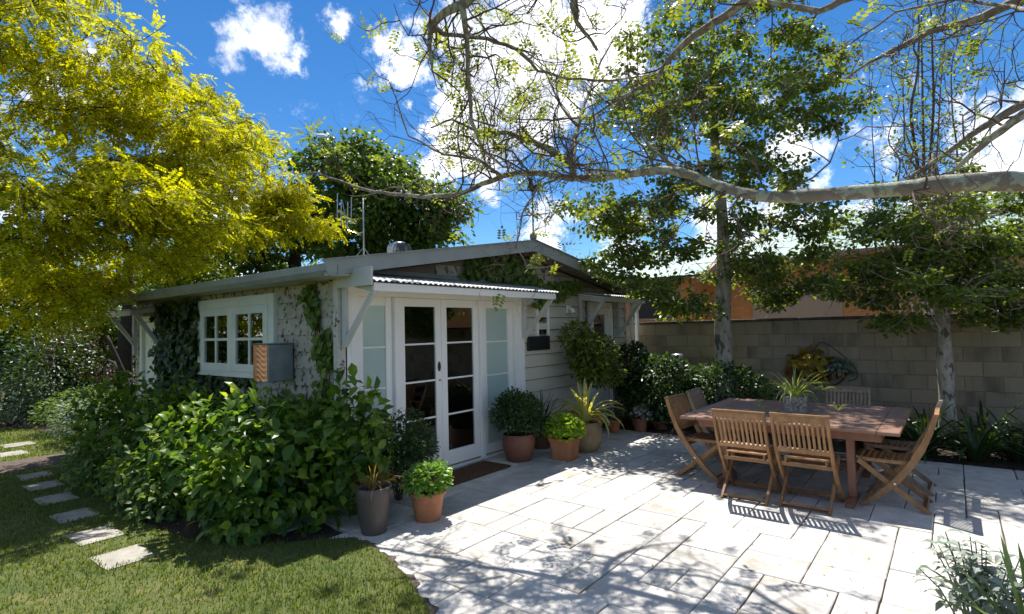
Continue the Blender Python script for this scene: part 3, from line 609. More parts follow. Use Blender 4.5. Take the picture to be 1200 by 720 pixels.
# side window: two four-pane casements in a white frame
wf = MB()
wy0, wy1, wz0, wz1, wx = 6.37, 8.46, 1.25, 2.25, XL-.035
wf.box((wx, wy0, wz0), (wx+.07, wy0+.12, wz1), .004).box((wx, wy1-.12, wz0), (wx+.07, wy1, wz1), .004)
wf.box((wx, wy0+.1205, wz1-.13), (wx+.07, wy1-.1205, wz1), .004).box((wx-.02, wy0-.03, wz0-.04), (wx+.07, wy1+.03, wz0-.0005), .004).box((wx, wy0+.1205, wz0), (wx+.07, wy1-.1205, wz0+.03), .004)
win = wf.put('window', 'whitewarm', house)
mid = (wy0+wy1)/2
for (a, b) in ((wy0+.122, mid-.003), (mid+.003, wy1-.122)):
    s = MB(); x = wx-.012; z0, z1 = wz0+.031, wz1-.131
    s.box((x, a, z0), (x+.045, a+.11, z1), .003).box((x, b-.11, z0), (x+.045, b, z1), .003)
    s.box((x, a+.1105, z0), (x+.045, b-.1105, z0+.10), .003).box((x, a+.1105, z1-.10), (x+.045, b-.1105, z1), .003)
    cs = s.put('casement', 'whitewarm', win)
    ym, zm = (a+b)/2, (z0+z1)/2
    MB().box((x+.005, a+.111, zm-.018), (x+.04, b-.111, zm+.018), .003).put('glazing_bar', 'whitewarm', cs)
    for (q0, q1) in ((z0+.1005, zm-.0185), (zm+.0185, z1-.1005)):
        MB().box((x+.005, ym-.022, q0), (x+.04, ym+.022, q1), .003).put('glazing_bar', 'whitewarm', cs)
        for (p0, p1) in ((a+.111, ym-.0225), (ym+.0225, b-.111)): MB().box((x+.02, p0, q0), (x+.024, p1, q1)).put('pane', 'glass', cs)
# copper-fronted metal box on the side wall
BX0, BY0, BY1 = 3.155, 5.95, 6.27
cb = thing('meter_box', 'galvanised metal box with a patterned copper face fixed below the side window', 'metal box', (3.2, 5.75, 1.23))
MB().box((BX0, BY0, 1.225), (XL-.022, BY1, 1.64), .006).put('box_body', 'galv', cb)
V = []; F = []; nu, nv = 14, 24
for i in range(nu+1):
    for k in range(nv+1):
        u, v = i/nu, k/nv; z = .006*math.sin(v*22+math.sin(u*7)*1.8)*math.sin(math.pi*min(1, max(0, u)))**.5
        V.append((BX0-.006-abs(z), BY0+.005+u*(BY1-BY0-.01), 1.23+v*.405))
for i in range(nu):
    for k in range(nv): q = i*(nv+1)+k; F.append((q, q+1, q+nv+2, q+nv+1))
MB().add(V, F).put('copper_face', 'copper', cb, True)
MB().box((BX0-.012, BY0-.01, 1.641), (XL-.022, BY1+.01, 1.652), .003).put('lid', 'galv', cb)
# side porch at the far end of the side wall
pd = frame_x(0, 0.72, 0, 2.1, 0, .1, .09, .09, .03, .09, 'door_frame', 'whitewarm', house)
me = pd.data; 
for v in me.vertices: v.co = (XL-.05+v.co.y, 9.93+v.co.x, v.co.z)
MB().box((XL+.0, 10.025, .031), (XL+.04, 10.555, 2.0), .004).put('door', 'whitewarm', house)
sa = MB().prism([(XL-.03, 2.24), (3.0, 2.17), (3.0, 2.185), (XL-.03, 2.255)], 'y', 9.72, 10.98).put('side_awning', 'gutter', house)
MB().box((3.01, 9.74, 2.09), (3.035, 10.96, 2.165)).put('fascia', 'bracket', sa)
for y in (9.78, 10.85):
    b = MB(); b.box((XL-.075, y, 1.45), (XL-.02, y+.05, 2.24)); b.prism([(XL-.076, 2.16), (XL-.076, 2.225), (3.04, 2.16), (3.04, 2.10)], 'y', y, y+.05); b.prism([(XL-.076, 1.62), (XL-.076, 1.71), (3.14, 2.11), (3.06, 2.10)], 'y', y+.004, y+.046); b.put('bracket', 'bracket', sa)
# on the roof: turbine vent, aerial, finial
vx, vy = 5.72, 6.75; vz = roof_z(vx)+.06
tv = thing('turbine_vent', 'silver spinning turbine vent on the cottage roof', 'roof vent', (vx, vy, vz))
MB().lathe([(.15, -.06), (.15, .05), (.135, .06)], (vx, vy, vz), 24).put('collar', 'chrome', tv, True)
vm_ = []
for k in range(20):
    a0 = 2*math.pi*k/20; mb = MB(); V = []
    for i in range(7):
        t = i/6; el = (t-.5)*1.9; r = .19*math.cos(el*.72); z = .17+.13*math.sin(el); tw = a0+.35*t
        for q in (0, .30): V.append((vx+(r-.05*(q > 0))*math.cos(tw+q), vy+(r-.05*(q > 0))*math.sin(tw+q), vz+z))
    MB().add(V, [(2*i, 2*i+1, 2*i+3, 2*i+2) for i in range(6)]).put('vane', 'chrome', tv, True)
MB().lathe([(0, .305), (.09, .295), (.105, .28), (.09, .275)], (vx, vy, vz), 20).put('cap', 'chrome', tv, True)
MB().lathe([(.1, .0), (.1, .27)], (vx, vy, vz), 16).put('core', 'galv', tv, True)
ax_, ay_ = 5.35, 7.15; az_ = roof_z(ax_)+.07
an = thing('roof_aerial', 'thin television aerial on a mast above the cottage roof', 'aerial', (ax_, ay_, az_))
MB().tube([(ax_, ay_, az_), (ax_, ay_, az_+1.05)], .012, 8).put('mast', 'chrome', an, True)
MB().tube([(ax_+.02, ay_-.25, az_+.0), (ax_, ay_, az_+.28), (ax_-.2, ay_+.1, az_)], .006, 5).put('stay', 'chrome', an)
MB().tube([(ax_, ay_, az_+.52), (ax_-.06, ay_+.08, az_+.5), (ax_-.16, ay_+.2, az_+.56), (ax_-.2, ay_+.25, az_+1.0)], .008, 5, False).put('side_arm', 'chrome', an)
for k, (dx, dz) in enumerate(((-.02, .62), (-.06, .72), (.05, .58), (.09, .66))):
    MB().tube([(ax_-.2+dx, ay_+.25-dx, az_+dz), (ax_-.19+dx, ay_+.25-dx, az_+dz+.42)], .009, 5).put('dipole', 'chrome', an)
fx, fy, fz = RX, 4.75, RZ+.12
fi = thing('weathervane', 'iron weathervane with compass arms on a ball at the gable peak', 'weathervane', (fx, fy, fz))
MB().lathe([(.0, -.02), (.045, 0), (.055, .045), (.045, .085), (0, .1)], (fx, fy, fz), 14).put('ball', 'limb', fi, True)
MB().tube([(fx, fy, fz+.09), (fx, fy, fz+.95)], .011, 6).put('rod', 'bark', fi)
for k in range(4):
    a = math.pi/2*k+.35; c, s = math.cos(a), math.sin(a)
    MB().tube([(fx, fy, fz+.36), (fx+c*.22, fy+s*.22, fz+.36)], .009, 5).tube([(fx+c*.20, fy+s*.20, fz+.41), (fx+c*.25, fy+s*.25, fz+.41), (fx+c*.25, fy+s*.25, fz+.31), (fx+c*.2, fy+s*.2, fz+.31)], .007, 4).put('compass_arm', 'bark', fi)
d_ = (RT*.8+FW*.5); d_[2] = 0
MB().tube([(fx-d_[0]*.25, fy-d_[1]*.25, fz+.70), (fx+d_[0]*.3, fy+d_[1]*.3, fz+.74)], .01, 5).put('arrow', 'bark', fi)
MB().prism([(-.05, .0), (.10, -.01), (.18, .07), (.10, .05), (.03, .09), (-.03, .16), (-.06, .10)], 'y', -.006, .006)
vv = [(-.10, .72), (.02, .70), (.14, .78), (.10, .84), (.03, .80), (-.03, .90), (-.08, .92), (-.06, .82)]
mb = MB(); e_ = np.array([-d_[1], d_[0], 0])*.008
mb.add([(fx+d_[0]*a-e_[0], fy+d_[1]*a-e_[1], fz+b) for a, b in vv]+[(fx+d_[0]*a+e_[0], fy+d_[1]*a+e_[1], fz+b) for a, b in vv], [tuple(range(8)), tuple(range(15, 7, -1))]+[(i, (i+1) % 8, 8+(i+1) % 8, 8+i) for i in range(8)]); mb.put('bird', 'bark', fi)
# inside the cottage; added pine chairs stand in for reflections in the panes
it = thing('pine_table', 'round pale pine table inside the cottage behind the glass doors', 'table', (5.3, 6.75, .046))
MB().lathe([(0, .72), (.52, .72), (.54, .735), (.52, .75), (0, .75)], (5.3, 6.75, 0), 32).put('tabletop', 'pine', it)
for k in range(4):
    a = math.pi/4+k*math.pi/2; MB().bar((5.3+.25*math.cos(a), 6.75+.25*math.sin(a), .719), (5.3+.4*math.cos(a), 6.75+.4*math.sin(a), .046), .05, .05, (1, 0, 0)).put('leg', 'pine', it)
def inside_chair(x, y, rz, lab):
    t = thing('stand_in_chair', lab, 'chair', (x, y, .046), 'added pine chairs standing in for reflections in the panes'); c, s = math.cos(rz), math.sin(rz)
    def W(a, b, z): return (x+a*c-b*s, y+a*s+b*c, z+.046)
    for (a, b) in ((-.2, -.2), (-.2, .2)): MB().bar(W(a, b, 0), W(a-.06, b, .88), .035, .035, (0, 1, .01)).put('leg', 'pine', t)
    for (a, b) in ((.2, -.2), (.2, .2)): MB().bar(W(a, b, 0), W(a, b, .43), .035, .035, (0, 1, .01)).put('leg', 'pine', t)
    mb = MB(); mb.add([W(a, b, z) for z in (.43, .46) for a, b in ((-.22, -.23), (.24, -.23), (.24, .23), (-.22, .23))], [(3, 2, 1, 0), (4, 5, 6, 7), (0, 1, 5, 4), (1, 2, 6, 5), (2, 3, 7, 6), (3, 0, 4, 7)]); mb.put('seat', 'pine', t)
    for z in (.6, .72, .84): MB().bar(W(-.23-.05*(z-.5), -.2, z), W(-.23-.05*(z-.5), .2, z), .06, .02).put('back_rail', 'pine', t)
    MB().bar(W(.2, -.19, .2), W(.2, .19, .2), .03, .02).put('stretcher', 'pine', t)
inside_chair(4.98, 5.78, math.pi/2, 'added pine chair behind the left glass door, standing in for a mirrored garden chair')
inside_chair(5.85, 6.1, 2.3, 'added pine chair behind the right glass door, standing in for a mirrored garden chair')
# door mat
o = MB().box((4.36, 4.47, .004), (5.56, 4.93, .026), .006).put('doormat', 'coir'); o['label'] = 'brown coir doormat on the paving before the glass doors'; o['category'] = 'doormat'
# ------------------------------------------------------------------ neighbour's brick house beyond the wall
nb = thing('brick_house', "orange brick neighbouring house with pale green metal roof beyond the block wall", 'house', (19, 2, 0))
nw = MB().box((16.5, -9, 0), (23, 5.6, 3.55)).box((15.2, 5.601, 0), (22, 13, 3.2)).put('wall', 'brick', nb)
MB().box((16.46, 2.2, 1.2), (16.499, 4.4, 2.75)).put('garage_panel', 'paleband', nb)
for (x, y, z, wd, h) in ((15.19, 6.9, 1.9, 1.3, 1.1), (16.49, .2, 2.2, .55, .75)):
    f = MB().box((x-.03, y-wd/2, z), (x+.01, y+wd/2, z+.06)).box((x-.03, y-wd/2, z+h-.06), (x+.01, y+wd/2, z+h)).box((x-.03, y-wd/2, z+.0601), (x+.01, y-wd/2+.06, z+h-.0601)).box((x-.03, y+wd/2-.06, z+.0601), (x+.01, y+wd/2, z+h-.0601)).put('window', 'rust', nb)
    MB().box((x-.005, y-wd/2+.06, z+.06), (x-.001, y+wd/2-.06, z+h-.06)).put('pane', 'black', f)
def slope(pts, nm='roof'):      # ribbed metal roof plane: eave a->b, ridge d->c
    a, b, c, d = [np.array(p, float) for p in pts]; n = int(np.linalg.norm(b-a)/.12); V = []; F = []
    for i in range(n+1):
        t = i/n
        for q, (p0, p1) in enumerate(((a, b), (d, c))):
            V.append(p0+(p1-p0)*t+np.array([0, 0, .02*(i % 2)]))
    for i in range(n): F.append((2*i, 2*i+2, 2*i+3, 2*i+1))
    nv = len(V); V += [v-np.array([0, 0, .05]) for v in V]; F += [tuple(q+nv for q in f[::-1]) for f in F]
    return MB().add(V, F).put(nm, 'greenroof', nb)
slope([(16.0, -9.5, 3.5), (16.0, 6.0, 3.5), (19.6, 2.9, 5.05), (19.6, -9.5, 5.05)]); slope([(23.5, 6.0, 3.5), (23.5, -9.5, 3.5), (19.6, -9.5, 5.05), (19.6, 2.9, 5.05)]); slope([(16.0, 6.0, 3.5), (23.5, 6.0, 3.5), (19.6, 2.9, 5.05), (19.59, 2.9, 5.05)])
slope([(14.8, 5.2, 3.1), (14.8, 13.4, 3.1), (18.4, 13.4, 4.35), (18.4, 5.2, 4.35)]); slope([(22.4, 13.4, 3.1), (22.4, 5.2, 3.1), (18.4, 5.2, 4.35), (18.4, 13.4, 4.35)])
MB().prism([(14.8, 2.98), (18.4, 4.23), (22.4, 2.98), (22.4, 3.12), (18.4, 4.38), (14.8, 3.12)], 'y', 5.12, 5.19).put('barge_board', 'rust', nb)
MB().prism([(15.2, 3.2), (22, 3.2), (18.4, 4.25)], 'y', 5.62, 5.72).put('gable', 'brick', nb)
MB().box((15.93, -9.4, 3.38), (15.995, 5.9, 3.52)).put('gutter', 'rust', nb)
# ------------------------------------------------------------------ teak table and folding chairs
tx0, tx1, ty0, ty1, tz = 6.06, 7.84, .41, 2.44, .74
tb = thing('dining_table', 'large red brown slatted teak garden table on the patio', 'table', ((tx0+tx1)/2, (ty0+ty1)/2, 0))
MB().box((tx0, ty0+.002, tz-.035), (tx1, ty0+.18, tz), .006).put('end_board', 'tabletop', tb); MB().box((tx0, ty1-.18, tz-.035), (tx1, ty1-.002, tz), .006).put('end_board', 'tabletop', tb)
npl = 16; pw = (tx1-tx0)/npl
pm = MB().box((-pw/2+.0015, ty0+.182, -.03), (pw/2-.0015, ty1-.182, -.001), .004).mesh('plank'); pm.materials.append(M['tabletop'])
for i in range(npl):
    o = link('plank', pm, None, tb); o.location = (tx0+pw*(i+.5), 0, tz+random.uniform(-.001, .001))
MB().box((tx0+.16, ty0+.16, tz-.13), (tx0+.19, ty1-.16, tz-.036)).box((tx1-.19, ty0+.16, tz-.13), (tx1-.16, ty1-.16, tz-.036)).box((tx0+.1905, ty0+.16, tz-.13), (tx1-.1905, ty0+.19, tz-.036)).box((tx0+.1905, ty1-.19, tz-.13), (tx1-.1905, ty1-.16, tz-.036)).put('apron', 'tableleg', tb)
for x in (tx0+.24, tx1-.24):
    for y in (ty0+.42, ty1-.42):
        lg = MB().box((x-.045, y-.035, .06), (x+.045, y+.035, tz-.036), .006).put('leg', 'tableleg', tb)
        MB().prism([(x-.24, .0), (x+.24, .0), (x+.24, .035), (x+.06, .0595), (x-.06, .0595), (x-.24, .035)], 'y', y-.036, y+.036).put('foot', 'tableleg', lg)
for y in (ty0+.42, ty1-.42): MB().box((tx0+.2855, y-.02, .18), (tx1-.2855, y+.02, .25)).put('stretcher', 'tableleg', tb)
MB().box((tx0+.80, ty0+.441, .185), (tx0+.86, ty1-.441, .245)).put('stretcher', 'tableleg', tb)
def arc_leg(y, m, t, nm='upright'):     # curved upright: top of the back down to the front foot
    ctl = np.array([(-.345, .885), (-.30, .74), (-.235, .58), (-.15, .43), (-.04, .28), (.10, .13), (.255, 0)])
    V = []; F = []; n = len(ctl); tg = np.gradient(ctl, axis=0); tg /= np.linalg.norm(tg, axis=1)[:, None]
    for i in range(n):
        nx_, nz_ = -tg[i][1], tg[i][0]; wd = (.018, .022, .026, .029, .028, .025, .022)[i]
        for (s, d) in ((-1, -1), (1, -1), (1, 1), (-1, 1)): V.append((ctl[i][0]+nx_*wd*s, y+d*.012, max(0, ctl[i][1]+nz_*wd*s)))
    for i in range(n-1):
        for k in range(4): F.append((i*4+k, i*4+(k+1) % 4, i*4+4+(k+1) % 4, i*4+4+k))
    F += [(3, 2, 1, 0), tuple((n-1)*4+k for k in range(4))]
    return MB().add(V, F).put(nm, m, t)
def make_chair(m):
    t = thing('folding_chair', '', 'chair')
    W2 = .235
    for s in (-1, 1):
        arc_leg(s*W2, m, t)
        MB().bar((.265, s*(W2-.027), .425), (-.27, s*(W2-.027), .0), .045, .022, (.6, 0, .8)).put('leg', m, t)
    for (x, z, wd, nm, dx) in ((-.345, .855, .06, 'top_rail', -.006), (-.232, .545, .045, 'lower_rail', -.02)):
        MB().bar((x, -W2+.0125, z), (x, W2-.0125, z), wd, .022, (-.35, 0, 1)).put(nm, m, t)
    MB().bar((-.352, -W2-.016, .893), (-.352, W2+.016, .893), .022, .034, (0, 0, 1)).put('cap_rail', m, t)
    sl = MB().bar((0, 0, 0), (-.098, 0, .265), .022, .011, (0, 1, 0)).mesh('slat'); sl.materials.append(M[m])
    for k in range(10):
        o = link('slat', sl, None, t); o.location = (-.241, -W2+.045+(2*W2-.09)*k/9, .565)
    st = MB().bar((0, -W2+.045, 0), (0, W2-.045, 0), .03, .014, (1, 0, 0)).mesh('seat_slat'); st.materials.append(M[m])
    for k in range(9):
        o = link('seat_slat', st, None, t); o.location = (-.125+.395*k/8, 0, .452-.012*math.sin(math.pi*k/8))
    for s in (-1, 1): MB().bar((-.15, s*(W2-.06), .432), (.275, s*(W2-.06), .436), .034, .018, (0, 0, 1)).put('seat_rail', m, t)
    MB().bar((-.235, -W2+.04, .03), (-.235, W2-.04, .03), .045, .018, (-.8, 0, .6)).put('rear_stretcher', m, t)
    MB().bar((.20, -W2+.0125, .05), (.20, W2-.0125, .05), .04, .018, (.7, 0, .6)).put('front_stretcher', m, t)
    MB().bar((-.12, -W2+.0125, .385), (-.12, W2-.0125, .385), .035, .02, (0, 0, 1)).put('cross_rail', m, t)
    pv = MB().tube([(-.02, -W2-.016, .245), (-.02, -W2+.0, .245)], .010, 8).tube([(-.02, W2, .245), (-.02, W2+.016, .245)], .010, 8).put('pivot', 'chrome', t)
    return t
def place(t, x, y, rz, label): t.location = (x, y, 0); t.rotation_euler = (0, 0, rz); t['label'] = label; t['group'] = 'folding chairs around the table'; ROOTLOC.pop(t.name, None)
def dup(t):
    r = t.copy(); COL.objects.link(r)
    for ch in list(t.children):
        c = ch.copy(); COL.objects.link(c); c.parent = r
    return r
c0 = make_chair('teak'); c1 = make_chair('teak_grey')
for t in (c0, c1): ROOTLOC.pop(t.name, None)
a = dup(c0); b = dup(c0); c = dup(c1); d = dup(c0); e = dup(c1)
HP = math.pi/2
place(c0, 5.99, 1.685, 0.0, 'slatted teak folding chair with its back to the camera, left of the near pair')
place(a, 6.02, 1.145, -.02, 'slatted teak folding chair with its back to the camera, right of the near pair')
place(b, 6.50, 2.32, -HP-.06, 'teak folding chair at the left end of the table, nearer the camera')
place(c1, 7.25, 2.36, -HP+.04, 'greyish teak folding chair at the left end of the table, nearer the tree trunk')
place(d, 6.46, .50, HP, 'teak folding chair at the right end of the table, seen side on in front')
place(c, 7.14, .49, HP-.03, 'greyish teak folding chair at the right end, mostly hidden by the nearer one')
place(e, 8.02, 1.10, math.pi, 'greyish teak folding chair on the far side of the table facing the camera')
# ------------------------------------------------------------------ pots and plants
def pot(parent, prof, c, m, soil_r, soil_z, n=32):
    p = MB().lathe(prof, c, n).put('pot', m, parent, True)
    MB().lathe([(0, soil_z), (soil_r, soil_z-.004)], c, 20).put('soil', 'soil', parent)
    return p
def rimpot(h, rb, rt, lip=.03, th=.018):
    return [(0, .004), (rb*.96, .0), (rb, .012), (rt-.012, h-lip-.012), (rt-.01, h-lip), (rt+.008, h-lip), (rt+.01, h-.004), (rt+.002, h), (rt-th, h), (rt-th-.01, h-.05)]
def strap_t(arch, wd, taper=.5, seg=7, fold=.25, flop=0):
    """a strap leaf of length 1 starting upright at the origin and arching towards +x"""
    V = []; F = []; x = z = 0; ang = math.pi/2-.05; ds = 1/seg
    for i in range(seg+1):
        t = i/seg; wv = wd*(1-abs(2*t*.9-.75)**2.2*taper) if i < seg else .002
        if i == 0: wv = wd*.55
        nx_, nz_ = -math.sin(ang), math.cos(ang); f = fold*wv
        V += [(x+nx_*f, wv/2, z+nz_*f), (x, 0, z), (x+nx_*f, -wv/2, z+nz_*f)]
        x += math.cos(ang)*ds; z += math.sin(ang)*ds; ang -= arch/seg*(1+flop*t)
    for i in range(seg): F += [(3*i, 3*i+3, 3*i+4, 3*i+1), (3*i+1, 3*i+4, 3*i+5, 3*i+2)]
    return mk_mesh('strap', V, F, True)
def straps(parent, c, n, ln, arches, wd, m, tilt=(.05, .6), name='leaf', spread=.03, az=None, sr=(.7, 1)):
    ms = []
    for a in arches: q = strap_t(a, wd); q.materials.append(M[m]); ms.append(q)
    p = ROOTLOC[parent.name]
    for k in range(n):
        o = link(name, ms[k % len(ms)], None, parent); o.matrix_parent_inverse = Matrix.Identity(4)
        A = (az[k % len(az)] if az else 0)+random.uniform(-.3, .3) if az else 2.4*k+random.uniform(-.5, .5)
        s = ln*random.uniform(*sr); ti = random.uniform(*tilt)
        loc = Vector((c[0]-p[0]+math.cos(A)*spread*random.random(), c[1]-p[1]+math.sin(A)*spread*random.random(), c[2]-p[2]))
        o.matrix_local = Matrix.Translation(loc) @ Matrix.Rotation(A, 4, 'Z') @ Matrix.Rotation(ti, 4, 'Y') @ Matrix.Scale(s, 4)
def lump_points(c, r, n, shell=.75, zmin=-1, lumps=7, seed=0):
    """points in the outer shell of a lumpy ellipsoid, with outward directions"""
    g = np.random.default_rng(seed+11); d = nrm(g.normal(size=(n*2, 3))); d = d[d[:, 2] > zmin][:n]; n = len(d)
    ld = nrm(g.normal(size=(lumps, 3))); amp = g.uniform(-.22, .26, lumps)
    k = 1+sum(a*np.exp(-((d-q)**2).sum(1)/.25) for a, q in zip(amp, ld))
    rad = (shell+(1-shell)*g.random(n)**.6)*k
    return np.array(c)+d*rad[:, None]*np.array(r), d
def bush(parent, c, r, n, T, key, m, size, single=0, shell=.6, zmin=-.5, seed=0, up=.5, outw=1.0, droop=.25, jit=.5, lumps=8, mix=None):
    pos, d = lump_points(c, r, n, shell, zmin, lumps, seed); n = len(pos)
    ax = d*outw*[1, 1, .6]+jit*rdir(n)+np.array([0, 0, -droop]); no = d*.6+np.array([0, 0, up])+.35*rdir(n)
    sz = size*rng.uniform(.45 if mix else .65, 1.15, n)
    if mix:
        k = rng.random(n) < .15; foliage(parent, T, key, mix, pos[k], ax[k]+[0, 0, .35], no[k], sz[k]*.85, single//4, 'young_foliage'); pos, ax, no, sz, single = pos[~k], ax[~k], no[~k], sz[~k], single-single//4
    foliage(parent, T, key, m, pos, ax, no, sz, single)
def stems(parent, base, c, r, n, rad, m='brownstem', name='stems'):
    mb = MB()
    for k in range(n):
        e = np.array(c)+np.array(r)*rdir(1)[0]*[.7, .7, .6]; b = np.array(base)+np.array([random.uniform(-.04, .04), random.uniform(-.04, .04), 0]); q = (b+e)/2+np.array([0, 0, .06])+.05*rdir(1)[0]
        mb.tube([b, q, e], [rad, rad*.8, rad*.4], 5)
    return mb.put(name, m, parent)
# tall grey pot with bronze grass
x, y = 3.10, 4.05
t = thing('potted_grass', 'tall dark grey pot with bronze grass beside the lawn edge', 'potted plant', (x, y, 0))
pot(t, [(0, .004), (.10, 0), (.108, .012), (.135, .16), (.15, .33), (.152, .395), (.148, .40), (.135, .40), (.13, .36)], (x, y, 0), 'greypot', .133, .37)
straps(t, (x, y, .36), 44, .34, (.7, 1.2, 1.7, 2.3), .022, 'lf_red', (.05, .65), 'blade', .09)
# terracotta pot with sedum
x, y = 3.60, 3.90
t = thing('potted_sedum', 'terracotta pot of fleshy bright green leaves by the doormat', 'potted plant', (x, y, 0))
pot(t, rimpot(.27, .115, .165), (x, y, 0), 'terra', .15, .25)
stems(t, (x, y, .24), (x, y, .36), (.16, .16, .08), 14, .006, 'stem')
bush(t, (x, y, .36), (.21, .21, .16), 620, TR, 'round_leaf', 'lf_sedum', .052, 300, .5, -.55, 3, .7, .8, -.1, .5)
# round brown pot, dense dark shrub
x, y = 5.92, 4.62
t = thing('potted_shrub', 'dark round clay pot with a dense dark green shrub right of the doors', 'potted plant', (x, y, 0))
pot(t, [(0, .004), (.15, 0), (.165, .015), (.205, .14), (.222, .27), (.215, .345), (.205, .355), (.19, .35), (.185, .31)], (x, y, 0), 'terra2', .187, .32)
stems(t, (x, y, .3), (x, y, .62), (.3, .3, .2), 16, .008)
bush(t, (x-.12, y-.05, .74), (.24, .24, .24), 1100, T2, 'oval_leaf', 'lf_box', .05, 0, .3, -.9, 51, .5, .8, .1, .8)
bush(t, (x+.14, y-.12, .48), (.26, .24, .2), 900, T2, 'oval_leaf', 'lf_box', .05, 0, .3, -.9, 52, .5, .8, .3, .8)
bush(t, (x, y, .62), (.36, .36, .30), 2600, T2, 'oval_leaf', 'lf_box', .05, 0, .35, -.75, 5, .5, .8, .1, .7)
# square terracotta pot with lime foliage
x, y = 6.30, 4.13
t = thing('potted_lime_plant', 'square flared terracotta pot with bright lime green foliage', 'potted plant', (x, y, 0))
def sqpot(c, prof, m, parent, rz=.15):
    V = []; F = []; mlen = len(prof)
    for (r, z) in prof:
        for k in range(4): a = rz+math.pi/4+k*math.pi/2; V.append((c[0]+r*1.414*math.cos(a), c[1]+r*1.414*math.sin(a), c[2]+z))
    for i in range(mlen-1):
        for k in range(4): F.append((i*4+k, i*4+(k+1) % 4, i*4+4+(k+1) % 4, i*4+4+k))
    return MB().add(V, F).put('pot', m, parent)
sqpot((x, y, 0), [(.01, .003), (.13, 0), (.132, .01), (.135, .14), (.152, .235), (.168, .262), (.168, .29), (.15, .29), (.14, .26), (.01, .255)], 'terra', t)
stems(t, (x, y, .25), (x, y, .40), (.2, .2, .1), 14, .006, 'stem')
bush(t, (x, y, .41), (.27, .27, .19), 1000, TR, 'round_leaf', 'lf_lime', .058, 280, .45, -.5, 8, .7, .8, .0, .6)
# bulbous sand pot with cream-edged straps
x, y = 6.90, 4.17
t = thing('potted_variegated_plant', 'round sandstone pot with long arching cream striped leaves', 'potted plant', (x, y, 0))
pot(t, [(0, .004), (.15, 0), (.165, .015), (.225, .12), (.24, .22), (.225, .32), (.185, .385), (.19, .40), (.175, .405), (.16, .38)], (x, y, 0), 'sandpot', .165, .37)
straps(t, (x, y, .37), 26, .85, (.7, 1.5, 2.3, 2.9), .062, 'lf_varieg', (.1, .75), 'leaf', .05)
straps(t, (x, y, .37), 12, .5, (1.2, 2.0), .05, 'lf_spider', (.2, .9), 'leaf', .05)
# spiky dark plant behind
x, y = 6.70, 4.80
t = thing('potted_spike_plant', 'dark spiky leaved plant in a brown pot against the weatherboards', 'potted plant', (x, y, 0))
pot(t, rimpot(.28, .12, .16), (x, y, 0), 'terra2', .14, .26)
straps(t, (x, y, .25), 38, .68, (.25, .6, 1.0), .028, 'lf_cordy', (.05, .7), 'leaf', .03)
# citrus tree in a pot
x, y = 7.78, 4.66
t = thing('potted_citrus_tree', 'small citrus tree with yellow green leaves in a terracotta pot by the wall', 'potted tree', (x, y, 0))
pot(t, rimpot(.40, .19, .26, .05), (x, y, 0), 'terra', .235, .36)
MB().tube([(x, y, .34), (x-.02, y, .6), (x-.06, y+.02, .85), (x-.03, y-.02, 1.1)], [.03, .026, .024, .02], 8).put('trunk', 'brownstem', t, True)
stems(t, (x-.04, y, .9), (x-.05, y-.05, 1.3), (.5, .45, .4), 26, .009, name='branches')
for (dx, dy, dz, r, n, sd_) in ((-.28, -.05, 1.62, .32, 560, 1), (.0, -.12, 1.33, .46, 1250, 2), (.24, -.15, 1.02, .40, 800, 3), (-.22, -.15, 1.10, .30, 450, 4)):
    bush(t, (x+dx, y+dy, dz), (r, r*.85, r*.72), n, T2, 'oval_leaf', 'lf_citrus', .085, 70, .35, -.9, sd_, .5, .9, .2, .7)
# far corner pots
for (x, y, h, r, mm, lf, lab, nm) in ((9.1, 4.35, .42, .22, 'terra', 'lf_box', 'large terracotta pot at the far corner near the downpipes', 'potted_bush'), (8.62, 4.15, .22, .13, 'terra2', 'flower', 'small brown pot with white flowers in the shady far corner', 'potted_flowers'), (8.98, 3.95, .15, .15, 'terra2', 'lf_silver2', 'low brown bowl of grey leaves in the shady far corner', 'potted_bowl'), (8.35, 4.5, .2, .12, 'terra', 'lf_box', 'small terracotta pot beside the citrus tree', 'potted_seedling')):
    t = thing(nm, lab, 'potted plant', (x, y, 0)); pot(t, rimpot(h, r*.72, r, .03), (x, y, 0), mm, r*.85, h-.03)
    bush(t, (x, y, h+.06), (r*1.1, r*1.1, .14), 260, T2, 'oval_leaf', lf, .04, 0, .3, -.3, 4)
    if lf == 'flower': bush(t, (x, y, h+.03), (r, r, .12), 200, T2, 'oval_leaf', 'lf_box', .04, 0, .3, -.3, 5)
# planter on the table
x, y = 6.92, 1.44
t = thing('table_planter', 'speckled grey square planter with a spider plant on the table', 'potted plant', (x, y, tz))
sqpot((x, y, tz+.014), [(.01, .002), (.105, 0), (.108, .008), (.125, .165), (.122, .17), (.108, .17), (.104, .15), (.01, .148)], 'stonepot', t, .25)
MB().box((x-.125, y-.125, tz+.001), (x+.125, y+.125, tz+.013), .004).put('tray', 'galv', t)
straps(t, (x, y, tz+.155), 60, .50, (.7, 1.4, 2.1, 2.7), .026, 'lf_spider', (.05, .8), 'leaf', .05)
for (dx, dy, dz) in ((.05, -.42, .04), (-.02, .36, .02), (.12, -.28, .25)):
    MB().tube([(x, y, tz+.19), (x+dx*.5, y+dy*.55, tz+.26), (x+dx*.9, y+dy*.95, tz+dz+.05)], .003, 4).put('runner', 'stem', t)
    straps(t, (x+dx, y+dy, tz+max(.01, dz)), 12, .15, (1.1, 1.9), .07, 'lf_spider', (.1, .9), 'leaf', .02)
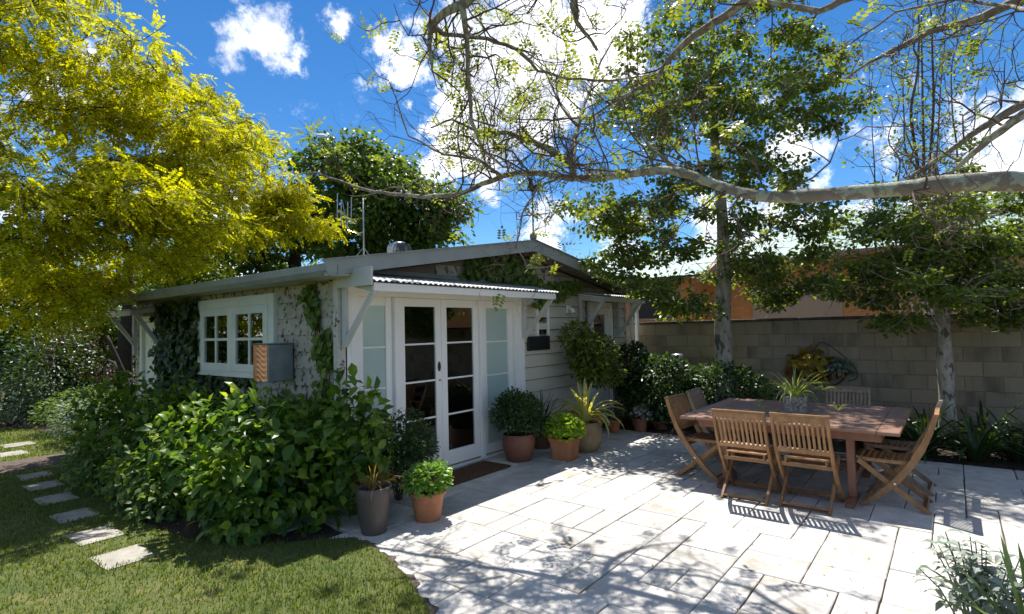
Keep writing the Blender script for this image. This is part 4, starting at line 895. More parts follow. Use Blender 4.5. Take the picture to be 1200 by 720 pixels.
# grey lantern standing in the dark shrub
p = on_x(794, 425, 9.6)
t = thing('garden_lantern', 'small grey metal lantern post in the dark shrub by the wall', 'lantern', (p[0], p[1], 0))
MB().tube([(p[0], p[1], 0), (p[0], p[1], p[2]-.06)], .025, 8).put('post', 'galv', t)
MB().lathe([(.0, -.10), (.085, -.10), (.095, -.06), (.10, .10), (.0, .10)], p, 20).put('housing', 'galv', t)
MB().lathe([(.11, .101), (.115, .12), (.09, .15), (0, .16)], p, 20).put('cap', 'chrome', t, True)
# hanging basket on the block wall
p = on_x(965, 432, WX-.02)
t = thing('wall_basket', 'wrought iron wall basket of heuchera and succulents on the block wall', 'wall planter', tuple(p))
MB().tube([(p[0], p[1]+.34*math.cos(a), p[2]-.30*math.sin(a)) for a in np.linspace(0, math.pi, 14)], .012, 6).tube([(p[0]-.2*math.sin(a), p[1]+.34*math.cos(a), p[2]) for a in np.linspace(0, math.pi, 14)], .012, 6).put('rim', 'bark', t)
MB().tube(smooth_path([(p[0], p[1]+.3, p[2]+.0), (p[0]-.01, p[1]+.1, p[2]+.35), (p[0]-.02, p[1]-.05, p[2]+.42), (p[0]-.01, p[1]-.4, p[2]+.1), (p[0]-.01, p[1]-.48, p[2]-.12), (p[0]-.01, p[1]-.34, p[2]-.2)]), .006, 6).put('scroll', 'bark', t)
for k in range(5):
    yy = p[1]+.27-.135*k; MB().lathe([(0, .0), (.045, 0), (.065, .12), (.06, .125), (0, .11)], (p[0]-.075, yy, p[2]-.22+.04*abs(k-2)), 16).put('clay_pot', 'terra', t, True)
bush(t, (p[0]-.1, p[1]+.17, p[2]+.06), (.15, .30, .22), 190, TI, 'lobed_leaf', 'lf_heuch', .15, 90, .5, -.6, 3, .3, .6, .5)
bush(t, (p[0]-.1, p[1]-.22, p[2]+.02), (.13, .20, .16), 170, TR, 'round_leaf', 'lf_silver2', .07, 60, .5, -.6, 6, .3, .6, .3)
bush(t, (p[0]-.08, p[1], p[2]-.06), (.12, .32, .12), 260, T2, 'oval_leaf', 'lf_purple', .06, 0, .3, -.9, 7)
# strap-leaved clumps along the wall
lab = ['clump of dark strap leaves at the foot of the right tree trunk', 'clump of dark strap leaves just left of the right tree trunk', 'clump of dark strap leaves behind the right end chairs', 'clump of dark strap leaves right of the tree trunk at the paving edge',
       'clump of dark strap leaves at the right picture edge', 'clump of dark strap leaves against the wall right of the trunk', 'low clump of strap leaves below the wall basket', 'clump of dark strap leaves in the bed corner right of the trunk', 'clump of dark strap leaves nearest the paving at far right']
for k, (x, y) in enumerate(((9.75, .35), (9.5, .75), (9.1, 1.0), (8.95, .35), (9.15, -.55), (9.8, -.25), (9.7, 1.75), (9.5, -.9), (8.92, -.15))):
    t = thing('strap_leaf_plant', lab[k], 'plant', (x, y, 0), 'strap leaved clumps in the bed')
    straps(t, (x, y, -.01), 34, .80 if k != 6 else .6, (.8, 1.4, 2.0, 2.5), .062, 'lf_strap', (.1, .7), 'leaf', .10)
# dark glossy shrub in the corner
for k, (c, r, n, lab) in enumerate((((9.25, 4.05, .62), (.62, .75, .62), 3600, 'dark glossy shrub in the corner beside the downpipes'), ((9.55, 3.05, .55), (.55, .8, .55), 3000, 'dark glossy shrub in front of the wall left of the pale trunk'), ((9.5, 4.7, .95), (.42, .35, .55), 1400, 'tall dark shrub climbing at the end of the cottage front'))):
    t = thing('corner_shrub', lab, 'shrub', (c[0], c[1], 0), 'dark shrubs in the far corner'); stems(t, (c[0], c[1], 0), c, r, 14, .012)
    bush(t, c, r, n, T2, 'oval_leaf', 'lf_ivy', .10, 0, .45, -.95, 20+k, .5, .9, .2, .6)
for k, (x, y) in enumerate(((8.8, -1.0), (8.75, -1.5))):
    t = thing('low_plant', ['low bright green plant at the right end of the wall bed', 'low bright green plant beyond the right edge of the wall bed'][k], 'plant', (x, y, 0), 'low edging plants'); bush(t, (x, y, .1), (.3, .3, .2), 500, TR, 'round_leaf', 'lf_hyd', .06, 0, .4, -.2, 40+k)
# hydrangea hedge along the side wall; each shrub a thing
hyd = [((2.70, 5.15, .47), (.70, .66, .64), 1750, .145, 'lf_hyd', 'big leaved green shrub under the copper box, nearest the grey pot', 300),
       ((2.66, 6.25, .47), (.66, .66, .62), 1250, .135, 'lf_hyd', 'big leaved green shrub below the right half of the side window', 160),
       ((2.75, 7.45, .52), (.62, .70, .68), 1150, .13, 'lf_hyd', 'big leaved green shrub below the left half of the side window', 60),
       ((2.55, 8.7, .60), (.52, .75, .78), 1150, .13, 'lf_hyd', 'tall bright green shrub in front of the ivy covered wall', 40),
       ((2.25, 7.9, .30), (.40, .80, .40), 1300, .09, 'lf_hyd2', 'low soft green plant beside the middle stepping stones', 0),
       ((2.22, 6.5, .28), (.38, .72, .38), 1200, .09, 'lf_hyd2', 'low soft green plant beside the nearer stepping stones', 0),
       ((2.42, 4.98, .28), (.36, .45, .38), 700, .13, 'lf_hyd', 'low dark leafy shrub at the lawn corner before the hedge', 120),
       ((3.28, 4.60, .62), (.38, .42, .64), 820, .16, 'lf_hyd', 'upright big leaved shrub at the cottage corner left of the doors', 280)]
for k, (c, r, n, s, m, lab, sg) in enumerate(hyd):
    t = thing('leafy_shrub', lab, 'shrub', (c[0], c[1], 0), 'shrubs along the cottage side'); stems(t, (c[0], c[1], 0), c, r, 16, .008, 'stem')
    bush(t, c, r, n, TB, 'broad_leaf', m, s, sg, .32, -.75, 60+k, .75, .8, .22, .9, 14, 'lf_young')
t = thing('fine_leaf_shrub', 'fine leaved dark shrub in front of the left glass door', 'shrub', (3.85, 4.55, 0)); stems(t, (3.85, 4.6, 0), (3.85, 4.55, .55), (.25, .25, .4), 16, .006)
bush(t, (3.90, 4.50, .52), (.34, .28, .42), 3000, T2, 'oval_leaf', 'lf_box', .05, 0, .1, -.9, 90, .5, .9, .2, .7)
# left background planting
far = [((2.95, 11.6, .35), (.5, .7, .42), 1300, .07, 'lf_silver2', 'grey green mounded plant beyond the mulch strip'), ((3.3, 13.0, .40), (.8, .8, .45), 1700, .08, 'lf_hyd2', 'pale green mounded plant at the far lawn edge'),
       ((2.6, 15.3, .5), (.9, .8, .6), 1500, .10, 'lf_silver2', 'silvery mounded shrub behind the far lawn'), ((4.2, 11.6, .6), (.7, .7, .7), 1500, .09, 'lf_box', 'dark shrub behind the grey green plants'),
       ((3.9, 17.2, .8), (.9, .8, .9), 1500, .11, 'lf_hyd2', 'green shrub at the far left lawn end'), ((3.3, 15.4, 1.1), (.9, .9, 1.1), 2300, .10, 'lf_ivy', 'rounded dark green bush behind the far lawn'),
       ((3.4, 18.6, 1.3), (1.1, 1.0, 1.4), 2300, .12, 'lf_ivy', 'large dark bush at the end of the garden, far left'), ((6.2, 18.5, 1.4), (1.6, 1.2, 1.6), 2300, .13, 'lf_mag', 'broad dark bush at the far end of the lawn')]
for k, (c, r, n, s, m, lab) in enumerate(far):
    t = thing('garden_shrub', lab, 'shrub', (c[0], c[1], 0), 'shrubs at the end of the garden'); stems(t, (c[0], c[1], 0), c, r, 12, .012)
    bush(t, c, r, n, T2, 'oval_leaf', m, s, 0, .4, -.8, 120+k, .6, .9, .2, .6)
# foreground plants at the right picture edge
x, y = 4.08, -.06
t = thing('silver_sage', 'silvery woolly leaved plant at the lower right corner', 'plant', (x, y, 0))
mb = MB(); P_ = []; A_ = []
for k in range(36):
    a = random.uniform(0, 2*math.pi); rr = random.uniform(.02, .24); h = random.uniform(.22, .50); b0 = np.array((x+.4*rr*math.cos(a), y+.4*rr*math.sin(a), 0)); e = np.array((x+1.25*rr*math.cos(a), y+1.25*rr*math.sin(a), h)); q = (b0+e)/2+[0, 0, .05]
    mb.tube([b0, q, e], [.005, .0045, .003], 5)
    for i in range(11):
        u = .3+.7*i/10; pp = b0*(1-u)**2+2*q*u*(1-u)+e*u*u; aa = 2.4*i+k; P_.append(pp); A_.append((math.cos(aa), math.sin(aa), .15-.9*(1-u)*.8))
mb.put('stems', 'lf_silver2', t, False, 'stuff')
P_ = np.array(P_); A_ = np.array(A_); n = len(P_)
TN = (TB[0]*[1, .72, 1.3], TB[1]); foliage(t, TN, 'narrow_leaf', 'lf_silver', P_, A_, np.tile([0, 0, 1.], (n, 1))+.3*rdir(n), rng.uniform(.055, .115, n), 280)
x, y = 3.72, -.27
t = thing('iris_clump', 'long upright green blades at the lower right picture edge', 'plant', (x, y, 0))
straps(t, (x, y, 0), 26, .64, (.15, .4, .7, .9), .05, 'lf_blade', (.05, .6), 'blade', .10)
# ------------------------------------------------------------------ ivy and creepers
def ivy(name, lab, patches, m, size, cat='climber', off=None, n_single=0, drop=.12):
    """patches: (plane, const, [polygon], n) with plane 'x' or 'y'"""
    t = thing(name, lab, cat, off); allp = []; alln = []
    for (pl, c, poly, n) in patches:
        pa = np.array(poly); lo, hi = pa.min(0), pa.max(0); u = rng.uniform(lo[0], hi[0], n*3); v = rng.uniform(lo[1], hi[1], n*3); k = in_poly(u, v, poly); u, v = u[k][:n], v[k][:n]
        k = np.sin(u*9+3*np.sin(v*7))+np.sin(v*11+1.7*u) > -1.25; u, v = u[k], v[k]
        dd = c-np.abs(rng.normal(0, .045, len(u)))-.01
        allp.append(np.stack([dd, u, v] if pl == 'x' else [u, dd, v], 1)); alln.append(np.tile([-1, 0, 0.] if pl == 'x' else [0, -1, 0.], (len(u), 1)))
    P_ = np.concatenate(allp); N_ = np.concatenate(alln); n = len(P_)
    foliage(t, TI, 'ivy_leaf', m, P_, np.tile([0, 0, -1.], (n, 1))+.75*rdir(n), N_+np.array([0, 0, .55])+.4*rdir(n), size*rng.uniform(.6, 1.15, n), n_single)
    mb = MB()
    for k in range(26):
        p = P_[rng.integers(n)]; pts = [p]
        for i in range(5): pts.append(pts[-1]+np.array([0, 0, -drop])+.06*rdir(1)[0]*(1-abs(N_[0])))
        mb.tube(pts, .005, 4)
    mb.put('stems', 'brownstem', t, False, 'stuff')
ivy('ivy', 'dark ivy covering the side wall left of the window', [('x', XL, [(8.42, .4), (10.0, .4), (9.95, 2.3), (8.42, 2.3)], 3000), ('x', XL, [(6.9, .7), (8.5, .7), (8.5, 1.22), (6.9, 1.22)], 500)], 'lf_ivy', .115, off=(XL, 9, 0), n_single=200)
ivy('corner_creeper', 'fresh green creeper climbing the side wall beside the corner post', [('x', XL, [(5.12, 1.0), (5.5, .9), (5.42, 1.45), (5.5, 1.75), (5.7, 2.0), (5.75, 2.28), (5.5, 2.3), (5.4, 1.95), (5.2, 1.7)], 250), ('x', XL, [(5.1, .5), (6.3, .5), (6.3, 1.15), (5.1, 1.0)], 250)], 'lf_creeper', .10, off=(XL, 5.4, 0), n_single=120)
ivy('gable_creeper', 'green creeper spreading under the gable above the awning', [('y', YF-.02, [(5.3, 2.47), (6.2, 2.43), (6.9, 2.36), (7.2, 2.45), (6.9, 2.62), (6.7, 2.86), (6.2, 2.83), (5.7, 2.73), (5.45, 2.68)], 900), ('y', YF-.02, [(7.1, 2.15), (7.6, 2.2), (8.2, 2.40), (8.4, 2.5), (8.0, 2.55), (7.6, 2.5), (7.3, 2.5)], 380), ('y', YF-.02, [(6.8, 2.1), (7.15, 2.1), (7.2, 2.5), (6.9, 2.5)], 60)], 'lf_creeper', .095, off=(6.6, YF, 0), n_single=160, drop=-.005)
# ------------------------------------------------------------------ trees
def tree(name, lab, base, trunk, trad, blobs, leafT, lm, lsize, nleaf, bark, seed=0, flat=.55, group=None, twigs=3, start=.35, cr=(.45, .8), droop=.3, bark2=None, sides=10, up=.8):
    g = np.random.default_rng(seed); t = thing(name, lab, 'tree', base, group)
    tr = np.array(trunk, float); MB().tube(*gnarl(trunk, trad, 5, .06, seed), 14).put('trunk', bark, t, True)
    nodes = []; nr = []
    s = np.linspace(0, 1, 22); seg = np.linspace(0, 1, len(tr))
    for u in s[s >= start]: nodes.append([np.interp(u, seg, tr[:, i]) for i in range(3)]); nr.append(np.interp(u, seg, trad))
    cl = []
    for (c, r, n) in blobs:
        d = nrm(g.normal(size=(n, 3)))*(g.random((n, 1))**.45); cl.append(np.array(c)+d*np.array(r))
    cl = np.concatenate(cl); nodes = [np.array(q) for q in nodes]
    order = np.argsort([min(np.linalg.norm(q-p) for p in nodes) for q in cl]); mb = MB(); tw = MB(); centers = []
    for i in order:
        q = cl[i]; N_ = np.array(nodes); dist = np.linalg.norm(N_-q, axis=1)+np.maximum(0, N_[:, 2]-q[2]+.1)*1.2; k = int(np.argmin(dist)); p = N_[k]; ln = np.linalg.norm(q-p); r0 = min(nr[k]*.75, .012+.02*ln)
        m_ = (p+q)/2+np.array([0, 0, .12*ln])+.14*ln*nrm(g.normal(size=3)); us = np.linspace(0, 1, 6)[:, None]; pts = p*(1-us)**2+2*m_*us*(1-us)+q*us*us
        rr = np.linspace(r0, max(.005, r0*.35), 6); mb.tube(pts, rr, 5, False)
        for a in range(1, 6): nodes.append(pts[a]); nr.append(rr[a])
        centers.append(q)
        for a in range(twigs):
            e = q+nrm(g.normal(size=3))*g.uniform(.25, .6)*[1, 1, .6]; mb2 = (q+e)/2+.06*g.normal(size=3); tw.tube([q, mb2, e], [.007, .005, .002], 3, False)
    if mb.v: mb.put('branches', bark2 or bark, t, True, 'stuff')
    if tw.v: tw.put('twigs', bark2 or bark, t, False, 'stuff')
    C = np.array(centers); idx = g.integers(0, len(C), nleaf); rad = g.uniform(cr[0], cr[1], len(C))
    d = nrm(g.normal(size=(nleaf, 3)))*(g.random((nleaf, 1))**.6); pos = C[idx]+d*rad[idx][:, None]*np.array([1, 1, flat])
    ax = d*[1, 1, .3]+.5*nrm(g.normal(size=(nleaf, 3)))+np.array([0, 0, -droop]); no = np.array([0, 0, up])+.6*nrm(g.normal(size=(nleaf, 3)))
    link('crown', leaves('crown', leafT, pos, ax, no, lsize*g.uniform(.65, 1.15, nleaf)), lm, t, 'stuff')
    return t
# golden robinia on the left
B = lambda x, y, d, r, n: (tuple(at(x, y, d)), r, n)
tree('golden_tree', 'tall golden leaved tree hanging over the lawn on the left', (-.6, 8.2, 0), [(-.6, 8.2, 0), (-.5, 8.2, 1.2), (-.2, 8.3, 2.6), (.5, 8.4, 4.0), (1.2, 8.6, 5.4), (1.8, 8.8, 6.8)], [.20, .17, .15, .12, .09, .05],
     [B(60, 60, 6.6, (1.3, 1.3, 1.0), 28), B(130, 130, 7.4, (1.1, 1.1, .8), 28), B(205, 185, 8.2, (1.1, 1.1, .75), 36), B(275, 225, 10.6, (1.15, 1.15, .78), 34), B(240, 135, 10, (.7, .8, .55), 12), B(325, 262, 11, (.7, .7, .35), 16), B(330, 235, 11, (.45, .45, .35), 8), B(205, 262, 7.6, (.9, .9, .5), 24), B(190, 95, 9.0, (.65, .75, .5), 10), B(290, 165, 10, (.4, .4, .3), 6), B(372, 266, 11.2, (.28, .28, .15), 5), B(350, 222, 11, (.25, .25, .2), 4), B(260, 280, 10, (.9, .9, .35), 12),
      B(115, 250, 6.4, (.9, .9, .55), 24), B(40, 230, 6.2, (1.0, 1.1, .75), 22), B(40, 335, 7.4, (.9, 1.1, .5), 16), B(110, 330, 8.2, (.7, .8, .4), 12), B(165, 300, 9, (.7, .7, .35), 12), B(40, -60, 7.8, (1.6, 1.6, 1.0), 20), B(-90, 150, 7.4, (1.4, 1.4, 1.6), 24), ((-1.0, 11.5, 3.6), (1.8, 1.6, 1.4), 30)],
     TP, 'lf_yellow', .20, 13000, 'bark', 3, .5, None, 3, .35, (.30, .55), .35)
# dark tree behind the cottage
tree('evergreen_tree', 'dense dark green tree standing behind the cottage roof', (8.6, 14.6, 0), [(8.6, 14.6, 0), (8.6, 14.6, 1.8), (8.5, 14.5, 3.2), (8.5, 14.5, 5)], [.3, .26, .2, .1],
     [B(450, 235, 15.5, (2.0, 2.0, 1.0), 40), B(400, 200, 15.5, (1.4, 1.4, .7), 20), B(500, 262, 15.3, (1.1, 1.1, .6), 18), B(360, 260, 15.5, (1.8, 1.8, 1.2), 30), B(440, 290, 15, (2.0, 2.0, .8), 26), B(290, 290, 15.5, (1.6, 1.6, 1.2), 24), B(440, 190, 15.5, (1.2, 1.2, .6), 14), B(515, 240, 15.3, (.7, .7, .5), 10)], TB, 'lf_mag', .17, 26000, 'bark', 5, .7, None, 2, .3, (.4, .75))
tree('backdrop_tree', 'dark tree behind the far left end of the cottage', (4.6, 15.2, 0), [(4.6, 15.2, 0), (4.6, 15.2, 1.5), (4.7, 15.3, 3), (4.7, 15.4, 4)], [.16, .14, .1, .05],
     [B(140, 370, 15.5, (1.3, 1.3, 1.0), 24), B(210, 320, 15.5, (1.3, 1.3, 1.0), 22), B(90, 390, 16, (1.2, 1.2, .9), 18), B(240, 300, 17, (1.4, 1.4, 1.0), 18)], T2, 'lf_mag', .16, 9000, 'bark', 6, .7, None, 2, .3, (.4, .7))
tree('purple_shrub_tree', 'small purple leaved tree with dark stems behind the shrubs', (4.0, 12.6, 0), [(4.0, 12.6, 0), (3.95, 12.6, .5), (3.8, 12.7, 1.1), (3.6, 12.9, 1.8)], [.07, .06, .05, .03],
     [B(115, 440, 13.4, (.8, .8, .5), 20), B(85, 425, 13.4, (.7, .7, .5), 14), B(95, 395, 13.8, (.8, .8, .5), 12)], T2, 'lf_purple', .085, 5200, 'bark', 7, .7, None, 4, .15, (.3, .5))
for k, (x, y, h, lab) in enumerate(((2.2, 20.5, 5.5, 'tall dark tree at the far left end of the garden'), (5.0, 21.5, 5.5, 'tall dark tree at the far end behind the purple leaved tree'), (8.2, 21.0, 5.0, 'dark tree at the far end behind the cottage corner'), (-1.2, 19.0, 5.2, 'dark tree beyond the left picture edge, mirrored in the side window'))):
    tree('boundary_tree', lab, (x, y, 0), [(x, y, 0), (x, y, 1.5), (x+.1, y, 3), (x, y, h*.8)], [.2, .17, .12, .06], [((x, y, h*.55), (2.2, 1.3, h*.38), 46), ((x, y-.4, 1.3), (2.2, 1.0, 1.0), 22)], T2, 'lf_mag', .22, 6000, 'bark', 30+k, .8, 'trees at the end of the garden', 1, .2, (.5, .8))
# two pale-trunked trees by the block wall
tA = on_x(849, 470, 9.75)
bx_, by_ = 9.75, tA[1]
def TA(px, py, d=None): q = on_x(px, py, 9.75); return tuple(q)
tree('pale_trunk_tree', 'small leaved tree with a pale mottled trunk behind the left of the table', (bx_, by_, 0), [(bx_, by_, 0), TA(849, 440), TA(847, 380), TA(848, 320), TA(846, 250), TA(838, 170), TA(836, 90), TA(834, 10)], [.165, .15, .135, .12, .10, .08, .055, .03],
     [B(835, 60, 9.6, (1.7, 1.7, 1.2), 56), B(850, 140, 9.6, (1.7, 1.6, .8), 40), B(770, 130, 9.4, (1.1, 1.1, .9), 28), B(940, 110, 9.6, (1.1, 1.1, 1.1), 34), B(860, 205, 9.4, (1.7, 1.5, .5), 30), B(780, 235, 9.2, (1.1, 1.1, .5), 20), B(735, 265, 9.0, (.8, .9, .42), 18), B(720, 310, 9.0, (.5, .6, .2), 8), B(910, 265, 9.4, (1.3, 1.1, .5), 22), B(945, 300, 9.4, (.6, .6, .2), 7), B(800, 300, 9.2, (.9, .9, .3), 12), B(790, 360, 9.3, (.6, .6, .2), 9), B(915, 345, 9.5, (.65, .5, .18), 8), B(850, -40, 9.6, (1.3, 1.3, .7), 16), B(700, 240, 8.9, (.4, .5, .3), 6), B(885, 312, 9.3, (1.0, .8, .28), 15), B(765, 335, 9.1, (.6, .6, .25), 10), B(960, 330, 9.2, (.5, .5, .22), 7)],
     TR, 'lf_birch', .075, 35000, 'palebark', 11, .5, 'pale trunked trees by the block wall', 5, .25, (.2, .42), .3, 'limb')
tB = on_x(1109, 470, 9.75)
tree('pale_trunk_tree', 'small leaved tree with a slim pale trunk behind the strap leaf bed', (9.75, tB[1], 0), [(9.75, tB[1], 0), TA(1109, 455), TA(1106, 400), TA(1104, 350), TA(1102, 300), TA(1098, 240), TA(1094, 180)], [.105, .098, .09, .08, .07, .05, .025],
     [B(1100, 280, 7.5, (1.1, 1.0, .62), 44), B(1040, 300, 7.5, (.7, .7, .5), 24), B(1160, 300, 7.4, (.75, .75, .55), 24), B(1100, 340, 7.2, (1.2, .8, .28), 28), B(1015, 345, 7.5, (.4, .4, .2), 8), B(1180, 365, 7.3, (.5, .5, .28), 12), B(1215, 310, 7.3, (.7, .7, .7), 16), B(1080, 245, 7.6, (1.0, .9, .5), 20), B(1180, 240, 7.5, (.7, .7, .5), 14), B(1060, 375, 7.3, (.4, .3, .12), 5)],
     TR, 'lf_birch', .062, 20000, 'palebark', 12, .5, 'pale trunked trees by the block wall', 5, .3, (.18, .36), .3, 'limb')
# leggy upright tree beyond the wall: several bare stems
t = thing('bare_stem_tree', 'leggy tree with thin bare upright stems rising behind the wall', 'tree', (12.6, .6, 0))
g = np.random.default_rng(5); mb = MB(); lp = []
for k, (px, r, top) in enumerate(((1074, .07, -60), (1082, .055, -40), (1092, .06, -80), (1062, .035, 20), (1120, .04, 10), (1045, .03, 60), (1142, .03, 40), (1020, .028, 90), (1105, .03, -20))):
    base = np.array([12.6, .6+.12*(k-4), 0]); pts = [base]
    q0, q1 = at(px+(px-1085)*-.2, 330, 12), at(px, top, 12.3)
    for u in np.linspace(0, 1, 9): pts.append(q0+(q1-q0)*u+g.normal(size=3)*.07*(u > 0))
    mb.tube(smooth_path(pts, 4), np.linspace(r*.8, .006, (len(pts)-1)*4+1), 6)
    for i in range(16):
        u = g.uniform(.15, .98); p = q0+(q1-q0)*u; d = nrm(g.normal(size=3)*[1, 1, .3]+[0, 0, .9]); ln = g.uniform(.3, 1.0)
        e = p+d*ln; m_ = (p+e)/2+.08*g.normal(size=3)-np.array([0, 0, .05]); mb.tube([p, m_, e], [.012, .008, .003], 4, False)
        for j in range(3): f = m_+(e-m_)*g.random(); h = f+nrm(g.normal(size=3)+[0, 0, .6])*.35; mb.tube([f, (f+h)/2+.03*g.normal(size=3), h], [.005, .004, .002], 3, False); lp += [h, (f+h)/2]
        lp += [e, p+(e-p)*.7]
mb.put('stems', 'twig', t, False, 'stuff')
lp = np.repeat(np.array(lp), 2, 0)+g.normal(size=(len(lp)*2, 3))*.08; n = len(lp); link('crown', leaves('crown', TR, lp, rdir(n)+[0, 0, -.3], np.tile([0, 0, 1.], (n, 1))+.6*rdir(n), .08*rng.uniform(.6, 1.1, n)), 'lf_birch', t, 'stuff')
# ---- the overhanging tree: traced limbs with their own distances, then grown twigs
fg = thing('overhanging_tree', 'bare limbed tree with a lichen covered bough reaching over the patio', 'tree', (6.6, -2.1, 0))
def limb(pts):      # (px, py, distance, radius)
    return np.array([at(x, y, d) for x, y, d, r in pts]), np.array([r for *_, r in pts])
LB = {
 'bough': [(1330, 216, 3.45, .085), (1210, 213, 3.62, .075), (1130, 214, 3.77, .071), (1050, 222, 3.95, .066), (970, 228, 4.15, .059), (905, 231, 4.33, .052), (855, 222, 4.5, .049), (805, 204, 4.72, .047), (770, 200, 4.9, .045), (715, 207, 5.15, .042), (672, 209, 5.38, .040)],
 'left': [(672, 209, 5.38, .036), (640, 204, 5.5, .031), (605, 203, 5.68, .029), (588, 206, 5.72, .028), (566, 217, 5.78, .027), (535, 228, 5.88, .025), (500, 231, 6.05, .023), (460, 228, 6.27, .020), (425, 222, 6.5, .017), (400, 213, 6.7, .014), (372, 203, 6.85, .010), (340, 203, 7.0, .006)],
 'rise': [(672, 209, 5.38, .034), (671, 182, 5.8, .031), (676, 150, 6.2, .026), (688, 112, 6.6, .02), (704, 72, 7.0, .014), (722, 40, 7.3, .008)],
 'rise2': [(676, 150, 6.2, .02), (655, 120, 6.5, .015), (640, 85, 6.8, .01), (610, 60, 7.0, .006)],
 'up1': [(672, 209, 5.38, .032), (668, 192, 5.38, .03), (646, 176, 5.35, .033), (622, 165, 5.4, .028), (592, 156, 5.5, .022), (560, 154, 5.6, .016), (530, 140, 5.7, .012), (505, 150, 5.8, .008)],
 'top1': [(640, -60, 4.4, .05), (580, -25, 4.5, .045), (545, 2, 4.6, .04), (520, 16, 4.7, .036), (503, 31, 4.75, .030), (520, 40, 4.8, .02), (570, 46, 4.9, .017), (605, 57, 5.0, .015), (630, 82, 5.1, .013), (665, 93, 5.2, .011), (710, 96, 5.3, .009), (760, 88, 5.4, .006)],
 'top2': [(541, 4, 4.6, .03), (547, 45, 4.75, .023), (548, 85, 4.9, .02), (553, 140, 5.0, .017), (566, 175, 5.1, .014), (590, 195, 5.2, .010), (612, 201, 5.4, .008)],
 'stub': [(503, 31, 4.75, .026), (505, 55, 4.75, .02), (508, 82, 4.78, .008)],
 'drop': [(672, -40, 4.3, .035), (673, 5, 4.4, .03), (676, 24, 4.45, .018), (700, 60, 4.6, .012)],
 'right_top': [(900, -20, 5.0, .05), (875, 0, 5.1, .044), (838, 26, 5.3, .039), (800, 52, 5.5, .032), (780, 75, 5.7, .026), (770, 95, 5.85, .021), (740, 108, 6.0, .017), (690, 138, 6.1, .013), (650, 142, 6.2, .010), (600, 140, 6.3, .007)],
 'right2': [(1260, -30, 4.9, .055), (1195, 1, 5.1, .047), (1150, 20, 5.3, .039), (1090, 37, 5.5, .031), (1055, 55, 5.65, .023), (1020, 72, 5.8, .015), (985, 95, 6.0, .008)],
 'right3': [(1050, -30, 4.3, .04), (1000, -3, 4.4, .032), (960, 12, 4.5, .026), (900, 2, 4.6, .018), (860, 5, 4.7, .01)],
 'right4': [(1300, 85, 4.6, .042), (1200, 121, 4.8, .036), (1150, 150, 5.0, .028), (1110, 180, 5.2, .021), (1080, 198, 5.4, .014), (1058, 215, 5.5, .009)],
 'right5': [(1290, 100, 4.3, .042), (1200, 134, 4.5, .036), (1158, 165, 4.65, .028), (1128, 190, 4.8, .021), (1108, 210, 4.9, .012)],
 'right6': [(1240, 20, 4.0, .02), (1180, 8, 4.9, .016), (1120, 0, 5.3, .013), (1050, 14, 5.7, .011), (990, 55, 6.0, .009), (930, 88, 6.2, .006)],
 'sub1': [(588, 206, 5.6, .02), (560, 188, 5.6, .015), (520, 182, 5.7, .012), (480, 160, 5.8, .009), (455, 95, 5.9, .006), (435, 85, 5.95, .004)],
 'sub2': [(803, 203, 4.9, .022), (780, 188, 4.95, .018), (760, 170, 5.0, .014), (740, 145, 5.1, .01), (715, 140, 5.2, .007)],
 'hang': [(660, 205, 5.2, .012), (630, 220, 5.2, .010), (612, 250, 5.15, .008), (606, 290, 5.1, .006), (618, 315, 5.1, .005), (650, 312, 5.05, .003)],
}
tk = [(6.6, -2.1, 0), (6.55, -2.05, .8), (6.45, -1.95, 1.7), (6.3, -1.75, 2.5)]
bo, br = limb(LB['bough'])
tk2 = tk+[(6.2, -1.45, 2.75)]
MB().tube(tk+[(6.5, -2.0, 3.6), (6.3, -1.7, 4.8)], [.2, .18, .17, .16, .12, .08], 12).put('trunk', 'limb', fg, True)
MB().tube(*gnarl(np.concatenate([np.array(tk[2:]), bo]), np.concatenate([[.13, .12], br*.85]), 7, .07, 3), 16).put('bough', 'limb', fg, True)
nodes = []
LM = MB()
crown_hub = np.array((6.3, -1.7, 4.6))
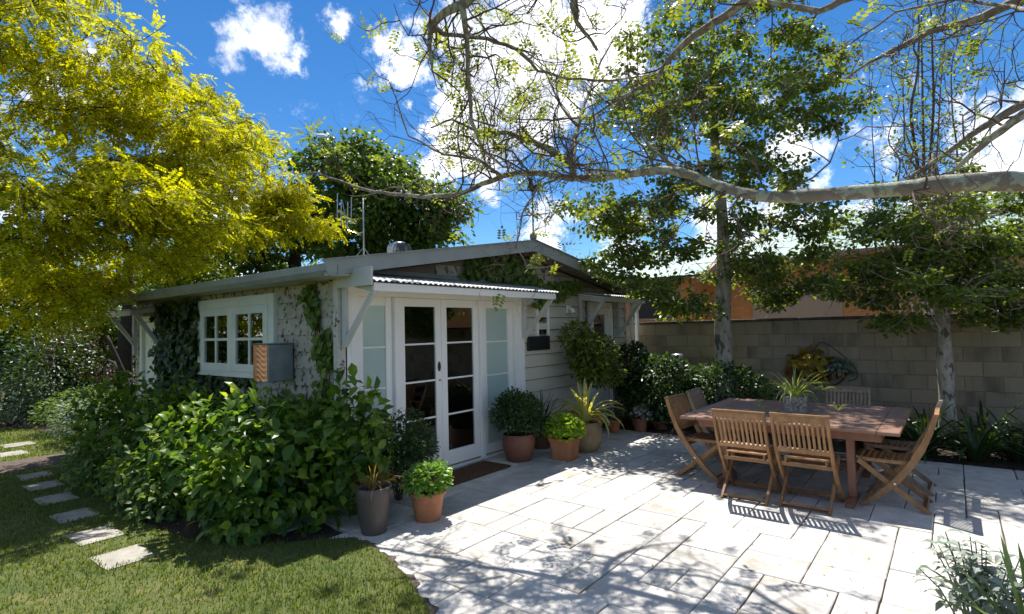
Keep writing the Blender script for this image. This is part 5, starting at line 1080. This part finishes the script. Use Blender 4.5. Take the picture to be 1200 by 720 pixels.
for k, pts in LB.items():
    p, r = limb(pts)
    if k != 'bough':
        if k in ('top1', 'drop', 'right_top', 'right2', 'right3', 'right4', 'right5'): 
            h = crown_hub if k not in ('right4', 'right5') else np.array((6.5, -2.0, 3.3)); p = np.concatenate([[h, (h+p[0])/2+np.array([0, 0, .25])], p]); r = np.concatenate([[r[0]*1.5, r[0]*1.25], r])
        u = np.linspace(0, len(p)-1, len(p)*3-2); pp = np.stack([np.interp(u, np.arange(len(p)), p[:, i]) for i in range(3)], 1)+rng.normal(size=(len(u), 3))*.006
        LM.tube(pp, np.interp(u, np.arange(len(p)), r), 8)
    m0 = 2 if k == 'bough' else 0
    for a in range(m0, len(p)-1):
        for f in (0, .5): nodes.append((p[a]*(1-f)+p[a+1]*f, r[a], nrm(p[a+1]-p[a])))
LM.put('limbs', 'limb', fg, True)
TW = MB(); tips = []
g = np.random.default_rng(77)
def twig(p, d, ln, r, lev):
    n = 6; pts = [p]; q = p.copy(); v = d.copy()
    for i in range(n):
        v = nrm(v+.34*g.normal(size=3)+np.array([0, 0, .07])); q = q+v*ln/n; pts.append(q)
    TW.tube(pts, np.linspace(r, r*.35, n+1), 4 if r > .006 else 3, False)
    if lev:
        for i in (2, 3, 4, 5):
            if g.random() < .78: twig(pts[i], nrm(v*.7+.85*nrm(g.normal(size=3))), ln*g.uniform(.45, .75), r*.55, lev-1)
    else: tips.append((pts[-1], v)); 
    if g.random() < .5: tips.append((pts[3], v))
for (p, r, d) in nodes:
    for q in range(2):
        if g.random() < (.62 if r < .035 else .36): twig(p, nrm(nrm(g.normal(size=3))*[1, 1, .8]+.5*d+[0, 0, .25]), g.uniform(.45, .95), min(.010, r*.45), 2)
TW.put('twigs', 'twig', fg, False, 'stuff')
sel = [t_ for t_ in tips if g.random() < .10]
P_ = np.array([t_[0] for t_ in sel]); V_ = np.array([t_[1] for t_ in sel]); k = 2
P_ = np.repeat(P_, k, 0)+g.normal(size=(len(P_)*k, 3))*.012; V_ = np.repeat(V_, k, 0); n = len(P_)
link('crown', leaves('crown', TP2, P_, V_+.8*nrm(g.normal(size=(n, 3)))+[0, 0, -.35], np.tile([0, 0, 1.], (n, 1))+.5*nrm(g.normal(size=(n, 3))), g.uniform(.08, .18, n)), 'lf_bright', fg, 'stuff')
print('objects', len(bpy.data.objects), 'tris', sum(len(m.polygons) for m in bpy.data.meshes), 'twig tips', len(tips))
